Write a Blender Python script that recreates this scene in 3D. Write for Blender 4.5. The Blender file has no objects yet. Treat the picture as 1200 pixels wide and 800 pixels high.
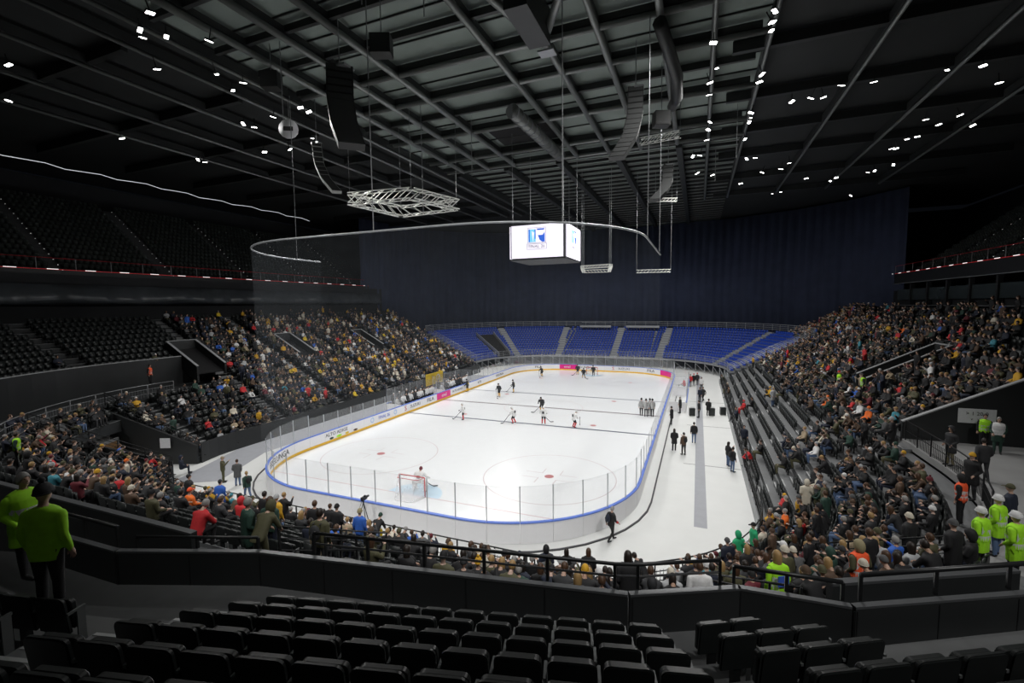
import bpy, bmesh, math, random
import numpy as np
from mathutils import Vector, Matrix
from mathutils.bvhtree import BVHTree
RNG = random.Random(7)
SC = bpy.context.scene
COL = SC.collection
R = math.radians
# ------------------------------------------------------------------ camera
CX, CY, CZ, YAW, PITCH, ROLL, FPX = 16.198, -48.971, 11.655, -0.38725, -0.078237, -0.011427, 535.1
_cy, _sy, _cp, _sp = math.cos(YAW), math.sin(YAW), math.cos(PITCH), math.sin(PITCH)
FW = Vector((_sy*_cp, _cy*_cp, _sp)); _r = Vector((_cy, -_sy, 0)); _u = _r.cross(FW)
RT = math.cos(ROLL)*_r + math.sin(ROLL)*_u
UP = -math.sin(ROLL)*_r + math.cos(ROLL)*_u
CAMP = Vector((CX, CY, CZ))
cam_data = bpy.data.cameras.new('camera'); cam_data.sensor_width = 36; cam_data.lens = FPX*36/1200
cam_data.clip_start = .05; cam_data.clip_end = 400
cam = bpy.data.objects.new('camera', cam_data); COL.objects.link(cam)
m3 = Matrix((RT, UP, -FW)).transposed()
cam.matrix_world = Matrix.Translation(CAMP) @ m3.to_4x4()
SC.camera = cam
# ------------------------------------------------------------------ world, exposure
w = bpy.data.worlds.new('arena_air'); SC.world = w; w.use_nodes = True
w.node_tree.nodes['Background'].inputs[0].default_value = (.5, .6, .8, 1)
w.node_tree.nodes['Background'].inputs[1].default_value = .004
SC.view_settings.view_transform = 'Standard'; SC.view_settings.look = 'None'
SC.view_settings.gamma = 1; SC.view_settings.use_curve_mapping = False
SC.view_settings.exposure = 0.0
SC.cycles.transparent_max_bounces = 24
SC.cycles.max_bounces = 6
# ------------------------------------------------------------------ rink floodlights in the roof, and added spots over the near stand
FLOOD = 5300.0
def flood(x, y, z, tx, ty, power, size=R(160)):
    d = bpy.data.lights.new('rink_or_added_flood', 'SPOT'); d.energy = power; d.spot_size = size; d.spot_blend = 1.0
    d.shadow_soft_size = .45; d.color = (1.0, .985, .96)
    o = bpy.data.objects.new('rink_or_added_flood', d); COL.objects.link(o)
    o.location = (x, y, z); o.rotation_euler = (Vector((tx, ty, 0))-Vector((x, y, z))).to_track_quat('-Z', 'Y').to_euler()
for y in (-21, -12.5, -4, 4.5, 13, 21.5, 30):
    flood(16.8, y, 26.2, 8, y, FLOOD); flood(-16.8, y, 26.2, -8, y, FLOOD)
for x in (-20, -4, 12, 28): flood(x, -47, 26.6, x*.5, -25, FLOOD*2.1, R(74))  # added spots over the near stand, brightening the outer face of the boards

# ================================================================== helpers
def gp(px, py, z=0.0):
    d = FW + RT*((px-600)/FPX) + UP*((400-py)/FPX)
    return CAMP + d*((z-CZ)/d.z)
def gd(px, py, dep):
    return CAMP + (FW + RT*((px-600)/FPX) + UP*((400-py)/FPX))*dep
def proj(p):
    d = Vector(p)-CAMP; z = d.dot(FW)
    if z < .1: return (-1e4, -1e4, z)
    return (600+FPX*d.dot(RT)/z, 400-FPX*d.dot(UP)/z, z)
MATS = {}
def M(name, rgb=(.5,.5,.5), rough=.6, metal=0.0, var=.12, scale=6.0, bump=0.0, emit=0.0, spec=.5):
    if name in MATS: return MATS[name]
    m = bpy.data.materials.new(name); m.use_nodes = True; nt = m.node_tree; b = nt.nodes['Principled BSDF']
    b.inputs['Roughness'].default_value = rough; b.inputs['Metallic'].default_value = metal
    b.inputs['Specular IOR Level'].default_value = spec
    tc = nt.nodes.new('ShaderNodeTexCoord'); nz = nt.nodes.new('ShaderNodeTexNoise'); nz.inputs['Scale'].default_value = scale
    nz.inputs['Detail'].default_value = 3
    nt.links.new(tc.outputs['Object'], nz.inputs['Vector'])
    mx = nt.nodes.new('ShaderNodeMix'); mx.data_type = 'RGBA'
    mx.inputs[6].default_value = (*[c*(1-var) for c in rgb], 1); mx.inputs[7].default_value = (*[min(1, c*(1+var)) for c in rgb], 1)
    nt.links.new(nz.outputs['Fac'], mx.inputs[0]); nt.links.new(mx.outputs[2], b.inputs['Base Color'])
    if bump:
        bp = nt.nodes.new('ShaderNodeBump'); bp.inputs['Strength'].default_value = bump; bp.inputs['Distance'].default_value = .02
        nt.links.new(nz.outputs['Fac'], bp.inputs['Height']); nt.links.new(bp.outputs[0], b.inputs['Normal'])
    if emit:
        nt.links.new(mx.outputs[2], b.inputs['Emission Color']); b.inputs['Emission Strength'].default_value = emit
    MATS[name] = m; return m
def clear_mat(name, rgb, fac, gloss):
    """thin clear sheet: mostly transparent, a little milky, a little glossy"""
    m = bpy.data.materials.new(name); m.use_nodes = True; nt = m.node_tree; nt.nodes.clear()
    out = nt.nodes.new('ShaderNodeOutputMaterial'); tr = nt.nodes.new('ShaderNodeBsdfTransparent')
    df = nt.nodes.new('ShaderNodeBsdfDiffuse'); df.inputs[0].default_value = (*rgb, 1)
    gl = nt.nodes.new('ShaderNodeBsdfGlossy'); gl.inputs[1].default_value = .05
    a = nt.nodes.new('ShaderNodeMixShader'); a.inputs[0].default_value = fac
    b = nt.nodes.new('ShaderNodeMixShader'); b.inputs[0].default_value = gloss
    tc = nt.nodes.new('ShaderNodeTexCoord'); nz = nt.nodes.new('ShaderNodeTexNoise'); nz.inputs['Scale'].default_value = 1.3
    mr = nt.nodes.new('ShaderNodeMapRange'); mr.inputs[3].default_value = fac*.6; mr.inputs[4].default_value = fac*1.4
    nt.links.new(tc.outputs['Object'], nz.inputs['Vector']); nt.links.new(nz.outputs['Fac'], mr.inputs[0]); nt.links.new(mr.outputs[0], a.inputs[0])
    nt.links.new(tr.outputs[0], a.inputs[1]); nt.links.new(df.outputs[0], a.inputs[2])
    nt.links.new(a.outputs[0], b.inputs[1]); nt.links.new(gl.outputs[0], b.inputs[2]); nt.links.new(b.outputs[0], out.inputs[0])
    MATS[name] = m; return m
def tag(o, label=None, cat=None, group=None, kind=None):
    if label: o['label'] = label
    if cat: o['category'] = cat
    if group: o['group'] = group
    if kind: o['kind'] = kind
    return o
def empty(name, loc=(0,0,0), rz=0.0):
    o = bpy.data.objects.new(name, None); COL.objects.link(o); o.location = loc; o.rotation_euler = (0,0,rz); o.empty_display_size = .1
    return o
def link(name, mesh, parent=None, loc=None, rz=None):
    o = bpy.data.objects.new(name, mesh); COL.objects.link(o)
    if parent is not None: o.parent = parent
    if loc is not None: o.location = loc
    if rz is not None: o.rotation_euler = (0,0,rz)
    return o
class MB:
    def __init__(s): s.v = []; s.f = []; s.mi = []
    def add(s, V, F, mi=0):
        n = len(s.v); s.v += [tuple(p) for p in V]; s.f += [tuple(i+n for i in f) for f in F]; s.mi += [mi]*len(F); return s
    def box(s, c, sz, mi=0, rz=0.0, mat=None):
        hx, hy, hz = sz[0]/2, sz[1]/2, sz[2]/2
        V = [Vector((x,y,z)) for x in (-hx,hx) for y in (-hy,hy) for z in (-hz,hz)]
        if rz: q = Matrix.Rotation(rz, 3, 'Z'); V = [q@p for p in V]
        if mat is not None: V = [mat@p for p in V]
        V = [p+Vector(c) for p in V]
        return s.add(V, [(0,1,3,2),(4,6,7,5),(0,4,5,1),(2,3,7,6),(0,2,6,4),(1,5,7,3)], mi)
    def bar(s, a, b, w, h, mi=0):
        a, b = Vector(a), Vector(b); d = (b-a).normalized()
        up = Vector((0,0,1)) if abs(d.z) < .95 else Vector((0,1,0))
        x = d.cross(up).normalized()*(w/2); y = x.cross(d).normalized()*(h/2)
        V = [a-x-y, a+x-y, a+x+y, a-x+y, b-x-y, b+x-y, b+x+y, b-x+y]
        return s.add(V, [(0,3,2,1),(4,5,6,7),(0,1,5,4),(1,2,6,5),(2,3,7,6),(3,0,4,7)], mi)
    def tube(s, pts, r, n=8, mi=0, cap=True):
        P = [Vector(p) for p in pts]; V = []; F = []
        rr = r if isinstance(r, (list, tuple)) else [r]*len(P)
        for i, p in enumerate(P):
            d = (P[min(i+1, len(P)-1)]-P[max(i-1, 0)]).normalized()
            up = Vector((0,0,1)) if abs(d.z) < .95 else Vector((0,1,0))
            x = d.cross(up).normalized(); y = x.cross(d).normalized()
            V += [p+(x*math.cos(6.28318*k/n)+y*math.sin(6.28318*k/n))*rr[i] for k in range(n)]
        for i in range(len(P)-1):
            for k in range(n):
                a, b = i*n+k, i*n+(k+1) % n; F.append((a, b, b+n, a+n))
        if cap:
            F.append(tuple(range(n-1, -1, -1))); F.append(tuple(range((len(P)-1)*n, len(P)*n)))
        return s.add(V, F, mi)
    def ell(s, c, r, n=10, m=6, mi=0):
        V = [(c[0], c[1], c[2]-r[2])]; F = []
        for j in range(1, m):
            t = math.pi*j/m
            for k in range(n):
                a = 6.28318*k/n; V.append((c[0]+r[0]*math.sin(t)*math.cos(a), c[1]+r[1]*math.sin(t)*math.sin(a), c[2]-r[2]*math.cos(t)))
        V.append((c[0], c[1], c[2]+r[2])); L = len(V)-1
        for k in range(n): F.append((0, 1+(k+1) % n, 1+k)); F.append((L, L-n+k, L-n+(k+1) % n))
        for j in range(m-2):
            for k in range(n):
                a, b = 1+j*n+k, 1+j*n+(k+1) % n; F.append((a, b, b+n, a+n))
        return s.add(V, F, mi)
    def prism(s, poly, h0, h1, mi=0):
        n = len(poly); V = [(p[0], p[1], h0) for p in poly]+[(p[0], p[1], h1) for p in poly]
        F = [tuple(range(n-1, -1, -1)), tuple(range(n, 2*n))]+[(i, (i+1) % n, (i+1) % n+n, i+n) for i in range(n)]
        return s.add(V, F, mi)
    def mesh(s, name, mats=(), smooth=False):
        me = bpy.data.meshes.new(name); me.from_pydata(s.v, [], s.f)
        for m in (mats if isinstance(mats, (list, tuple)) else [mats]): me.materials.append(m)
        if any(s.mi): me.polygons.foreach_set('material_index', s.mi)
        if smooth: me.polygons.foreach_set('use_smooth', [True]*len(s.f))
        me.update(); return me
    def build(s, name, mats, parent=None, loc=None, rz=None, smooth=False):
        return link(name, s.mesh(name, mats, smooth), parent, loc, rz)
def fix_normals(me):
    bm = bmesh.new(); bm.from_mesh(me); bmesh.ops.recalc_face_normals(bm, faces=bm.faces); bm.to_mesh(me); bm.free()
ORD = 'zeroth first second third fourth fifth sixth seventh eighth ninth tenth eleventh twelfth thirteenth fourteenth fifteenth sixteenth seventeenth eighteenth nineteenth'.split()
TENS = {2:'twent',3:'thirt',4:'fort',5:'fift',6:'sixt',7:'sevent',8:'eight',9:'ninet'}
def ordinal(n):
    if n < 20: return ORD[n]
    if n >= 100: return 'hundred-and-'+ordinal(n-100) if n > 100 else 'hundredth'
    t, u = divmod(n, 10)
    return TENS[t]+('ieth' if u == 0 else 'y-'+ORD[u])

# ------------------------------------------------------------------ materials
ICE = M('ice', (.86,.88,.9), .22, 0, .03, 1.5, .02)
WHITEFLOOR = M('white_floor_cover', (.68,.69,.68), .55, 0, .06, .8)
GREYFLOOR = M('grey_floor_strip', (.34,.35,.38), .6, 0, .1, 2)
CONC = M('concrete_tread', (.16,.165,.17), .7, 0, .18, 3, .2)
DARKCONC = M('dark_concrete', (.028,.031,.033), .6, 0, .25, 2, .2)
NOSING = M('pale_step_nosing', (.42,.43,.43), .6)
BLACKSEAT = M('black_seat_plastic', (.016,.019,.019), .42, 0, .2, 8)
BLACKMET = M('black_painted_steel', (.014,.015,.016), .4, .2)
GREYMET = M('grey_steel', (.3,.31,.32), .45, .5)
SEATPOST = M('seat_side_steel', (.15,.16,.16), .5, .2)
GALV = M('galvanised_steel', (.42,.44,.46), .45, .6)
BLUESEAT = M('blue_seat_plastic', (.018,.065,.42), .42, 0, .12)
FGCONC_SHADED = M('foreground_concrete_shaded', (.085,.088,.09), .7, 0, .2, 3, .2)  # tread concrete darkened, the dim foreground light put into its colour
PARAPET = M('parapet_black_panel', (.02,.022,.023), .5, 0, .2, 1.2)
CAPMET = M('parapet_cap_steel', (.1,.105,.11), .4, .3)
CURTAIN = M('navy_drape', (.05,.064,.118), .85, 0, .3, .5)
DARKWALL = M('dark_wall', (.022,.024,.027), .8, 0, .3, .4)
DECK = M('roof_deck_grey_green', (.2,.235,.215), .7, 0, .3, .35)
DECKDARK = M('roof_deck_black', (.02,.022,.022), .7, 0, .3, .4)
PIPE = M('roof_pipe_grey', (.2,.21,.205), .4, .3, .2, .5)
BEAM = M('roof_beam_black', (.02,.022,.022), .5)
WHITEB = M('white_board', (.82,.82,.84), .35, 0, .02)
YELLOW = M('yellow_kick_strip', (.85,.5,.02), .45)
BLUERAIL = M('blue_rail_cap', (.12,.22,.7), .4)
PINK = M('magenta_print', (.8,.01,.26), .4, 0, .03)
INK = M('dark_print', (.02,.022,.03), .5)
REDP = M('red_print', (.55,.015,.03), .5)
LBLUE = M('pale_blue_print', (.35,.55,.85), .5)
BLUEP = M('blue_print', (.05,.12,.55), .5)
STAN = M('stanchion_alu', (.55,.57,.6), .35, .6)
GLASS = clear_mat('rink_glass', (.8,.84,.88), .055, .03)
NET = clear_mat('safety_netting', (.5,.55,.6), .024, .0)
LAMPM = M('lamp_lens', (1,.98,.95), .5, 0, .02, 1, 0, 14)
STRIPM = M('led_strip', (.9,.95,1), .5, 0, .02, 1, 0, .55)
DOTM = M('step_marker_light', (1,1,1), .5, 0, .02, 1, 0, .9)
REDLED = M('red_led_strip', (1,.04,.05), .5, 0, .02, 1, 0, .12)
SCREEN = M('led_screen', (.86,.82,.93), .5, 0, .01, 1, 0, 1.0)
TRUSSM = M('truss_alu', (.75,.76,.72), .45, .2)
PAPER = M('white_paper', (.75,.76,.78), .7)
WOOD = M('brown_door_wood', (.2,.11,.045), .5)

# ================================================================== ice, floor and markings
HW, YN, YF, RC = 13.1, -29.5, 30.0, 8.0
def rrect(hw, y0, y1, r, n=10):
    P = []
    for cx, cy, a0 in ((hw-r, y0+r, -90), (hw-r, y1-r, 0), (-hw+r, y1-r, 90), (-hw+r, y0+r, 180)):
        for i in range(n+1):
            a = R(a0+90*i/n); P.append((cx+r*math.cos(a), cy+r*math.sin(a)))
    return P
mb = MB(); mb.box((0, -2, -.26), (110, 130, .5)); f = mb.build('floor', WHITEFLOOR)
tag(f, 'white floor cover around the ice rink', 'floor', kind='structure')
mb = MB(); mb.prism(rrect(HW-.02, YN+.02, YF-.02, RC), -.008, .03); ice = mb.build('floor_ice', ICE)
tag(ice, 'white ice sheet of the hockey rink', 'ice rink', kind='structure')
ZI = .03
def flat(poly, z0=.031, h=.003):
    b = MB(); b.prism(poly, z0, z0+h); return b
def rectp(x0, y0, x1, y1): return [(x0,y0),(x1,y0),(x1,y1),(x0,y1)]
LINEB = M('line_blue_under_ice', (.10,.115,.16), .3); LINEC = M('line_centre_under_ice', (.15,.11,.12), .3)
LINER = M('line_red_under_ice', (.58,.38,.4), .3); CREASE = M('crease_blue', (.55,.72,.85), .3); SPOT = M('faceoff_spot_red', (.5,.2,.21), .3)
XW = HW-.06
for y in (-7.4, 7.4): flat(rectp(-XW, y-.15, XW, y+.15)).build('blue_line', LINEB, ice)
flat(rectp(-XW, -.15, XW, .15)).build('centre_line', LINEC, ice)
for y in (-25.9, 26): 
    hwg = HW-RC+math.sqrt(max(0, RC**2-(RC-(y-YN if y < 0 else YF-y))**2))-.08
    flat(rectp(-hwg, y-.03, hwg, y+.03)).build('goal_line', LINER, ice)
def ring(cx, cy, r, wd, name, mat):
    b = MB(); n = 48
    for i in range(n):
        a, c = 6.28318*i/n, 6.28318*(i+1)/n
        q = [(cx+k*math.cos(t), cy+k*math.sin(t)) for k, t in ((r-wd, a), (r, a), (r, c), (r-wd, c))]
        b.add([(x, y, .0345) for x, y in q], [(0,1,2,3)])
    return b.build(name, mat, ice)
CIRC = M('circle_line_faded', (.5,.42,.44), .3)
ring(0, 0, 4.5, .06, 'centre_circle', CIRC)
for x in (-7, 7):
    for y in (-20, 20):
        ring(x, y, 4.5, .06, 'faceoff_circle', CIRC); ring(x, y, .32, .32, 'faceoff_spot', SPOT)
        b = MB()
        for sx in (-1, 1):
            for sy in (-1, 1):
                b.add([(x+sx*p, y+sy*q, .035) for p, q in ((.6,.45),(1.8,.45),(1.8,.5),(.6,.5))], [(0,1,2,3)])
                b.add([(x+sx*p, y+sy*q, .035) for p, q in ((.6,.5),(.65,.5),(.65,1.35),(.6,1.35))], [(0,1,2,3)])
        b.build('faceoff_hash', CIRC, ice)
    for y in (-5.9, 5.9): ring(x, y, .3, .3, 'neutral_spot', SPOT)
for y, s in ((-25.9, 1), (26, -1)):
    P = [(1.83*math.cos(a), y+s*1.83*math.sin(a)) for a in [math.pi*i/16 for i in range(17)]]
    if s < 0: P = P[::-1]
    flat(P, .0311, .002).build('goal_crease', CREASE, ice)
for (x0, y0, x1, y1) in ((16.2, -24, 16.85, 30),):
    flat(rectp(x0, y0, x1, y1), -.009, .006).build('floor_strip', GREYFLOOR, f)
flat(rectp(-19.2, -23, -16.2, 20), -.009, .006).build('floor_strip', GREYFLOOR, f)
flat([(-19.2,-23),(-16.2,-23),(-13.8,-28.5),(-16.5,-30.2)], -.009, .006).build('floor_strip', GREYFLOOR, f)
for yy in (-14, -2.5, 9): flat(rectp(15.4, yy-.03, 19.2, yy+.03), -.009, .005).build('floor_seam', INK, f)
mb = MB()
KP = rrect(HW+.75, YN-.85, YF+.6, RC+.6, 10)
for i in range(len(KP)):
    a, c = KP[i], KP[(i+1) % len(KP)]
    if a[1] > 10 and c[1] > 10: continue
    mb.bar((a[0], a[1], .02), (c[0], c[1], .02), .09, .07)
k = mb.build('cable_kerb', M('kerb_rubber', (.06,.06,.065), .7)); tag(k, 'dark cable kerb running round the outside of the rink boards', 'kerb', kind='structure')

# ================================================================== rink boards, glass
RP = []
def densify(P, step):
    out = []
    for i in range(len(P)):
        a, c = Vector(P[i]), Vector(P[(i+1) % len(P)]); L = (c-a).length; n = max(1, round(L/step))
        for j in range(n): out.append(tuple(a.lerp(c, j/n)))
    return out
PATH = rrect(HW, YN, YF, RC, 24)
# arclength parametrisation
_pts = [Vector(p) for p in PATH]+[Vector(PATH[0])]
_cum = [0]
for i in range(len(_pts)-1): _cum.append(_cum[-1]+(_pts[i+1]-_pts[i]).length)
PER = _cum[-1]
def on_path(s):
    s %= PER
    import bisect
    i = min(max(bisect.bisect_right(_cum, s)-1, 0), len(_pts)-2)
    t = (s-_cum[i])/(max(1e-6, _cum[i+1]-_cum[i])); p = _pts[i].lerp(_pts[i+1], t); d = (_pts[i+1]-_pts[i]).normalized()
    return p, d
def s_of(x, y):
    best = None
    for i in range(600):
        s = PER*i/600; p, _ = on_path(s); e = (p.x-x)**2+(p.y-y)**2
        if best is None or e < best[0]: best = (e, s)
    return best[1]
def strip(s0, s1, off0, off1, z0, z1, n=4):
    """solid strip following the boards between two offsets and two heights"""
    b = MB(); V = []; F = []
    for i in range(n+1):
        p, d = on_path(s0+(s1-s0)*i/n); o = Vector((d.y, -d.x))
        for off, z in ((off0, z0), (off1, z0), (off1, z1), (off0, z1)): q = p+o*off; V.append((q.x, q.y, z))
    for i in range(n):
        a = 4*i
        for k in range(4): F.append((a+k, a+(k+1) % 4, a+4+(k+1) % 4, a+4+k))
    F.append((3,2,1,0)); F.append((4*n, 4*n+1, 4*n+2, 4*n+3))
    return b.add(V, F)
boards = empty('rink_boards', (0, 0, 0)); tag(boards, 'white rink boards with clear glass panes all round the ice', 'rink boards')
NP = 96
seg = PER/NP
bench_gap = lambda p: p.x < -HW+.3 and (-7.6 < p.y < -1.4 or 1.6 < p.y < 8.0)
def board_mat(p):
    if p.x < -HW+.3 and -1.3 < p.y < 1.3: return PINK
    return WHITEB
for i in range(NP):
    s0, s1 = i*seg+.008, (i+1)*seg-.008
    p, d = on_path((s0+s1)/2)
    far = p.y > YF-.5
    pink = (p.x < -HW+.3 and -1.4 < p.y < 1.6) or (far and -7.2 < p.x < -3.6) or (p.x > HW-2.2 and YF-5.2 < p.y < YF-2.6)
    strip(s0, s1, 0, .1, 0, 1.04).build('board_panel', PINK if pink else WHITEB, boards)
    strip(s0, s1, -.012, -.001, .03, .24).build('kick_strip', YELLOW, boards)
    strip(s0, s1, -.03, .14, 1.04, 1.1).build('rail_cap', BLUERAIL, boards)
    pp, dd = on_path(s0); oo = Vector((dd.y, -dd.x))
    top = 2.9 if abs(pp.y) > 20 else 2.6
    if not bench_gap(p):
        strip(s0+.03, s1-.03, .045, .057, 1.1, top, 3).build('glass_pane', GLASS, boards)
    if not (bench_gap(pp) and bench_gap(on_path(s0-seg)[0])):
        b = MB(); q = pp+oo*.05; b.box((q.x, q.y, (1.1+top)/2), (.045, .045, top-1.1), 0, math.atan2(dd.y, dd.x)); b.build('stanchion', STAN, boards)
# ---------- printing on the boards
def text_mesh(s, size=1.0, depth=.004):
    cu = bpy.data.curves.new('print', 'FONT'); cu.body = s; cu.size = size; cu.extrude = depth; cu.align_x = 'CENTER'; cu.align_y = 'CENTER'; cu.resolution_u = 2
    o = bpy.data.objects.new('print', cu); COL.objects.link(o)
    dg = bpy.context.evaluated_depsgraph_get(); me = bpy.data.meshes.new_from_object(o.evaluated_get(dg))
    bpy.data.objects.remove(o); bpy.data.curves.remove(cu); return me
def flat_on(me, mat, parent, pos, right, up, name):
    me.materials.clear(); me.materials.append(mat)
    o = link(name, me, parent); right = Vector(right).normalized(); up = Vector(up).normalized(); n = right.cross(up)
    o.matrix_local = Matrix.Translation(pos) @ Matrix((right, up, n)).transposed().to_4x4(); return o
def board_text(s, x, y, size, mat, wide=1.0, z=.65):
    """lettering bent along the inner face of the boards"""
    s0 = s_of(x, y); me = text_mesh(s, size)
    bm = bmesh.new(); bm.from_mesh(me); bmesh.ops.subdivide_edges(bm, edges=[e for e in bm.edges if e.calc_length() > .25], cuts=2)
    for v in bm.verts:
        p, d = on_path(s0-v.co.x*wide); o = Vector((d.y, -d.x)); q = p-o*(.014+v.co.z)
        v.co = Vector((q.x, q.y, z+v.co.y))
    bm.to_mesh(me); bm.free(); me.materials.clear(); me.materials.append(mat)
    return link('lettering', me, boards)
board_text('ESSELUNGA', -HW+.9, -25.2, .62, INK, 1.05)
board_text('ALTO ADIGE', -HW, -18.2, .42, INK, 1.1, .72)
for y in (-13.6, -9.9):
    me = MB(); s0 = s_of(-HW, y)
    for i in range(20):
        q = []
        for a, r in ((i, .26), (i+1, .26), (i+1, .17), (i, .17)):
            t = 6.28318*a/20; p, d = on_path(s0-r*math.cos(t)); o = Vector((d.y, -d.x)); p = p-o*.014; q.append((p.x, p.y, .66+r*math.sin(t)))
        me.add(q, [(0,1,2,3)])
    me.build('ring_emblem', LBLUE, boards)
board_text('FINAL 26', -HW, -11.7, .46, BLUEP, 1.0)
def s_mark(x, y):
    board_text('S', x, y, .75, REDP, 1.2)
s_mark(-HW, -8.1); board_text('SUZUKI', -HW, -6.2, .5, INK, 1.15)
board_text('FILA', -HW, -2.9, .62, INK, 1.3)
board_text('enel', -HW, 0.1, .6, WHITEB, 1.2)
board_text('ALTO ADIGE', -HW, 3.6, .42, INK, 1.1); board_text('ALTO', -HW, 10, .45, INK); board_text('ESSELUNGA', -HW, 17.5, .5, INK, 1.1); board_text('FILA', -HW+3, 28, .55, INK, 1.3)
board_text('enel', -5.4, YF, .6, WHITEB, 1.2); board_text('ESSELUNGA', -2.4, YF, .52, INK, 1.0)
s_mark(2.7, YF); board_text('SUZUKI', 4.6, YF, .5, INK, 1.15); board_text('FILA', 9.3, YF-1, .6, INK, 1.3)
# ---------- bench backs (left) and penalty boxes (right)
def side_boards(name, x, y0, y1, label, cap, out):
    t = empty(name, (x, y0, 0)); tag(t, label, 'rink boards')
    n = max(1, round((y1-y0)/1.6)); st = (y1-y0)/n
    for i in range(n):
        yc = (i+.5)*st
        MB().box((0, yc, .56), (.08, st-.02, 1.0)).build('board_panel', WHITEB, t)
        MB().box((0, yc, 1.08), (.14, st-.01, .06)).build('rail_cap', cap, t)
        MB().box((0, yc, 1.9), (.012, st-.06, 1.55)).build('glass_pane', GLASS, t)
        MB().box((0, i*st+.02, 1.9), (.045, .045, 1.6)).build('stanchion', STAN, t)
    for yy in (0, y1-y0):
        MB().box((out*.95, yy, .56), (1.7, .08, 1.0)).build('end_board', WHITEB, t)
        MB().box((out*.95, yy, 1.9), (1.7, .012, 1.5)).build('glass_pane', GLASS, t)
    return t
side_boards('bench_back', -15.4, -8.2, -.9, 'glazed bench back behind the white team bench, left of the rink', BLUERAIL, 1)
side_boards('bench_back', -15.4, 1.2, 8.6, 'glazed bench back behind the dark team bench, left of the rink', BLUERAIL, 1)
side_boards('penalty_box', 15.2, 3.0, 11.6, 'glazed penalty box enclosure nearer the camera beside the right boards', BLUERAIL, -1)
side_boards('penalty_box', 15.2, 13.0, 20.5, 'glazed penalty box enclosure farther along the right boards', BLUERAIL, -1)
for y0, y1, lb in ((-8, -1.1, 'long low players bench behind the white team'), (1.4, 8.4, 'long low players bench behind the dark team')):
    t = empty('players_bench', (-14.6, y0, 0)); tag(t, lb, 'bench')
    MB().box((0, (y1-y0)/2, .45), (.35, y1-y0, .06)).build('seat', WOOD, t)
    for i in range(4): MB().box((0, .4+i*(y1-y0-.8)/3, .22), (.3, .06, .44)).build('leg', GREYMET, t)

# ================================================================== goals
REDPIPE = M('goal_red_pipe', (.5,.03,.04), .35); NETM = clear_mat('goal_net_cord', (.85,.86,.88), .28, 0)
def goal(y, s, label):
    g = empty('hockey_goal', (0, y, ZI), 0 if s > 0 else math.pi); tag(g, label, 'goal')
    for x in (-.92, .92): MB().tube([(x, 0, 0), (x, 0, 1.22)], .035).build('post', REDPIPE, g, smooth=True)
    MB().tube([(-.92, 0, 1.22), (.92, 0, 1.22)], .035).build('crossbar', REDPIPE, g, smooth=True)
    MB().tube([(-.92, 0, .04), (-.85, -.6, .04), (-.5, -1.05, .04), (.5, -1.05, .04), (.85, -.6, .04), (.92, 0, .04)], .025).build('base_frame', WHITEB, g, smooth=True)
    MB().tube([(-.92, 0, 1.2), (-.7, -.5, 1.2), (.7, -.5, 1.2), (.92, 0, 1.2)], .02).build('top_frame', REDPIPE, g, smooth=True)
    b = MB(); T = [(-.92,0,1.2),(-.7,-.5,1.2),(.7,-.5,1.2),(.92,0,1.2)]; L = [(-.92,0,.04),(-.6,-1.0,.04),(.6,-1.0,.04),(.92,0,.04)]
    for i in range(3): b.add([L[i], L[i+1], T[i+1], T[i]], [(0,1,2,3)])
    b.add(T, [(0,1,2,3)]); b.build('net', NETM, g)
goal(-25.9, 1, 'red framed hockey goal with white net at the near end')
goal(26.0, -1, 'red framed hockey goal with white net at the far end')

# ================================================================== safety netting at the near end
net = empty('safety_net', (0, YN, 0)); tag(net, 'tall transparent safety netting on a curved rail behind the near goal', 'net')
sA, sB = s_of(-HW, -19), s_of(HW, -11)
if sB < sA: sB += PER
NN = 30; ZR = 15.5
b = MB()
for i in range(NN):
    q = []
    for j, z in ((i, 2.9), (i+1, 2.9), (i+1, ZR), (i, ZR)):
        p, d = on_path(sA+(sB-sA)*j/NN); o = Vector((d.y, -d.x)); p = p+o*.25; q.append((p.x, p.y-YN, z))
    b.add(q, [(0,1,2,3)])
b.build('netting', NET, net)
rp = []
for i in range(61):
    p, d = on_path(sA+(sB-sA)*i/60); o = Vector((d.y, -d.x)); p = p+o*.25; rp.append((p.x, p.y-YN, ZR))
MB().tube(rp, .055, 6).build('rail', GALV, net, smooth=True)
for i in (3, 26, 38, 48, 59):
    MB().tube([rp[i], (rp[i][0], rp[i][1], 28)], .025, 6).build('hanger_cable', GREYMET, net)

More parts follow.
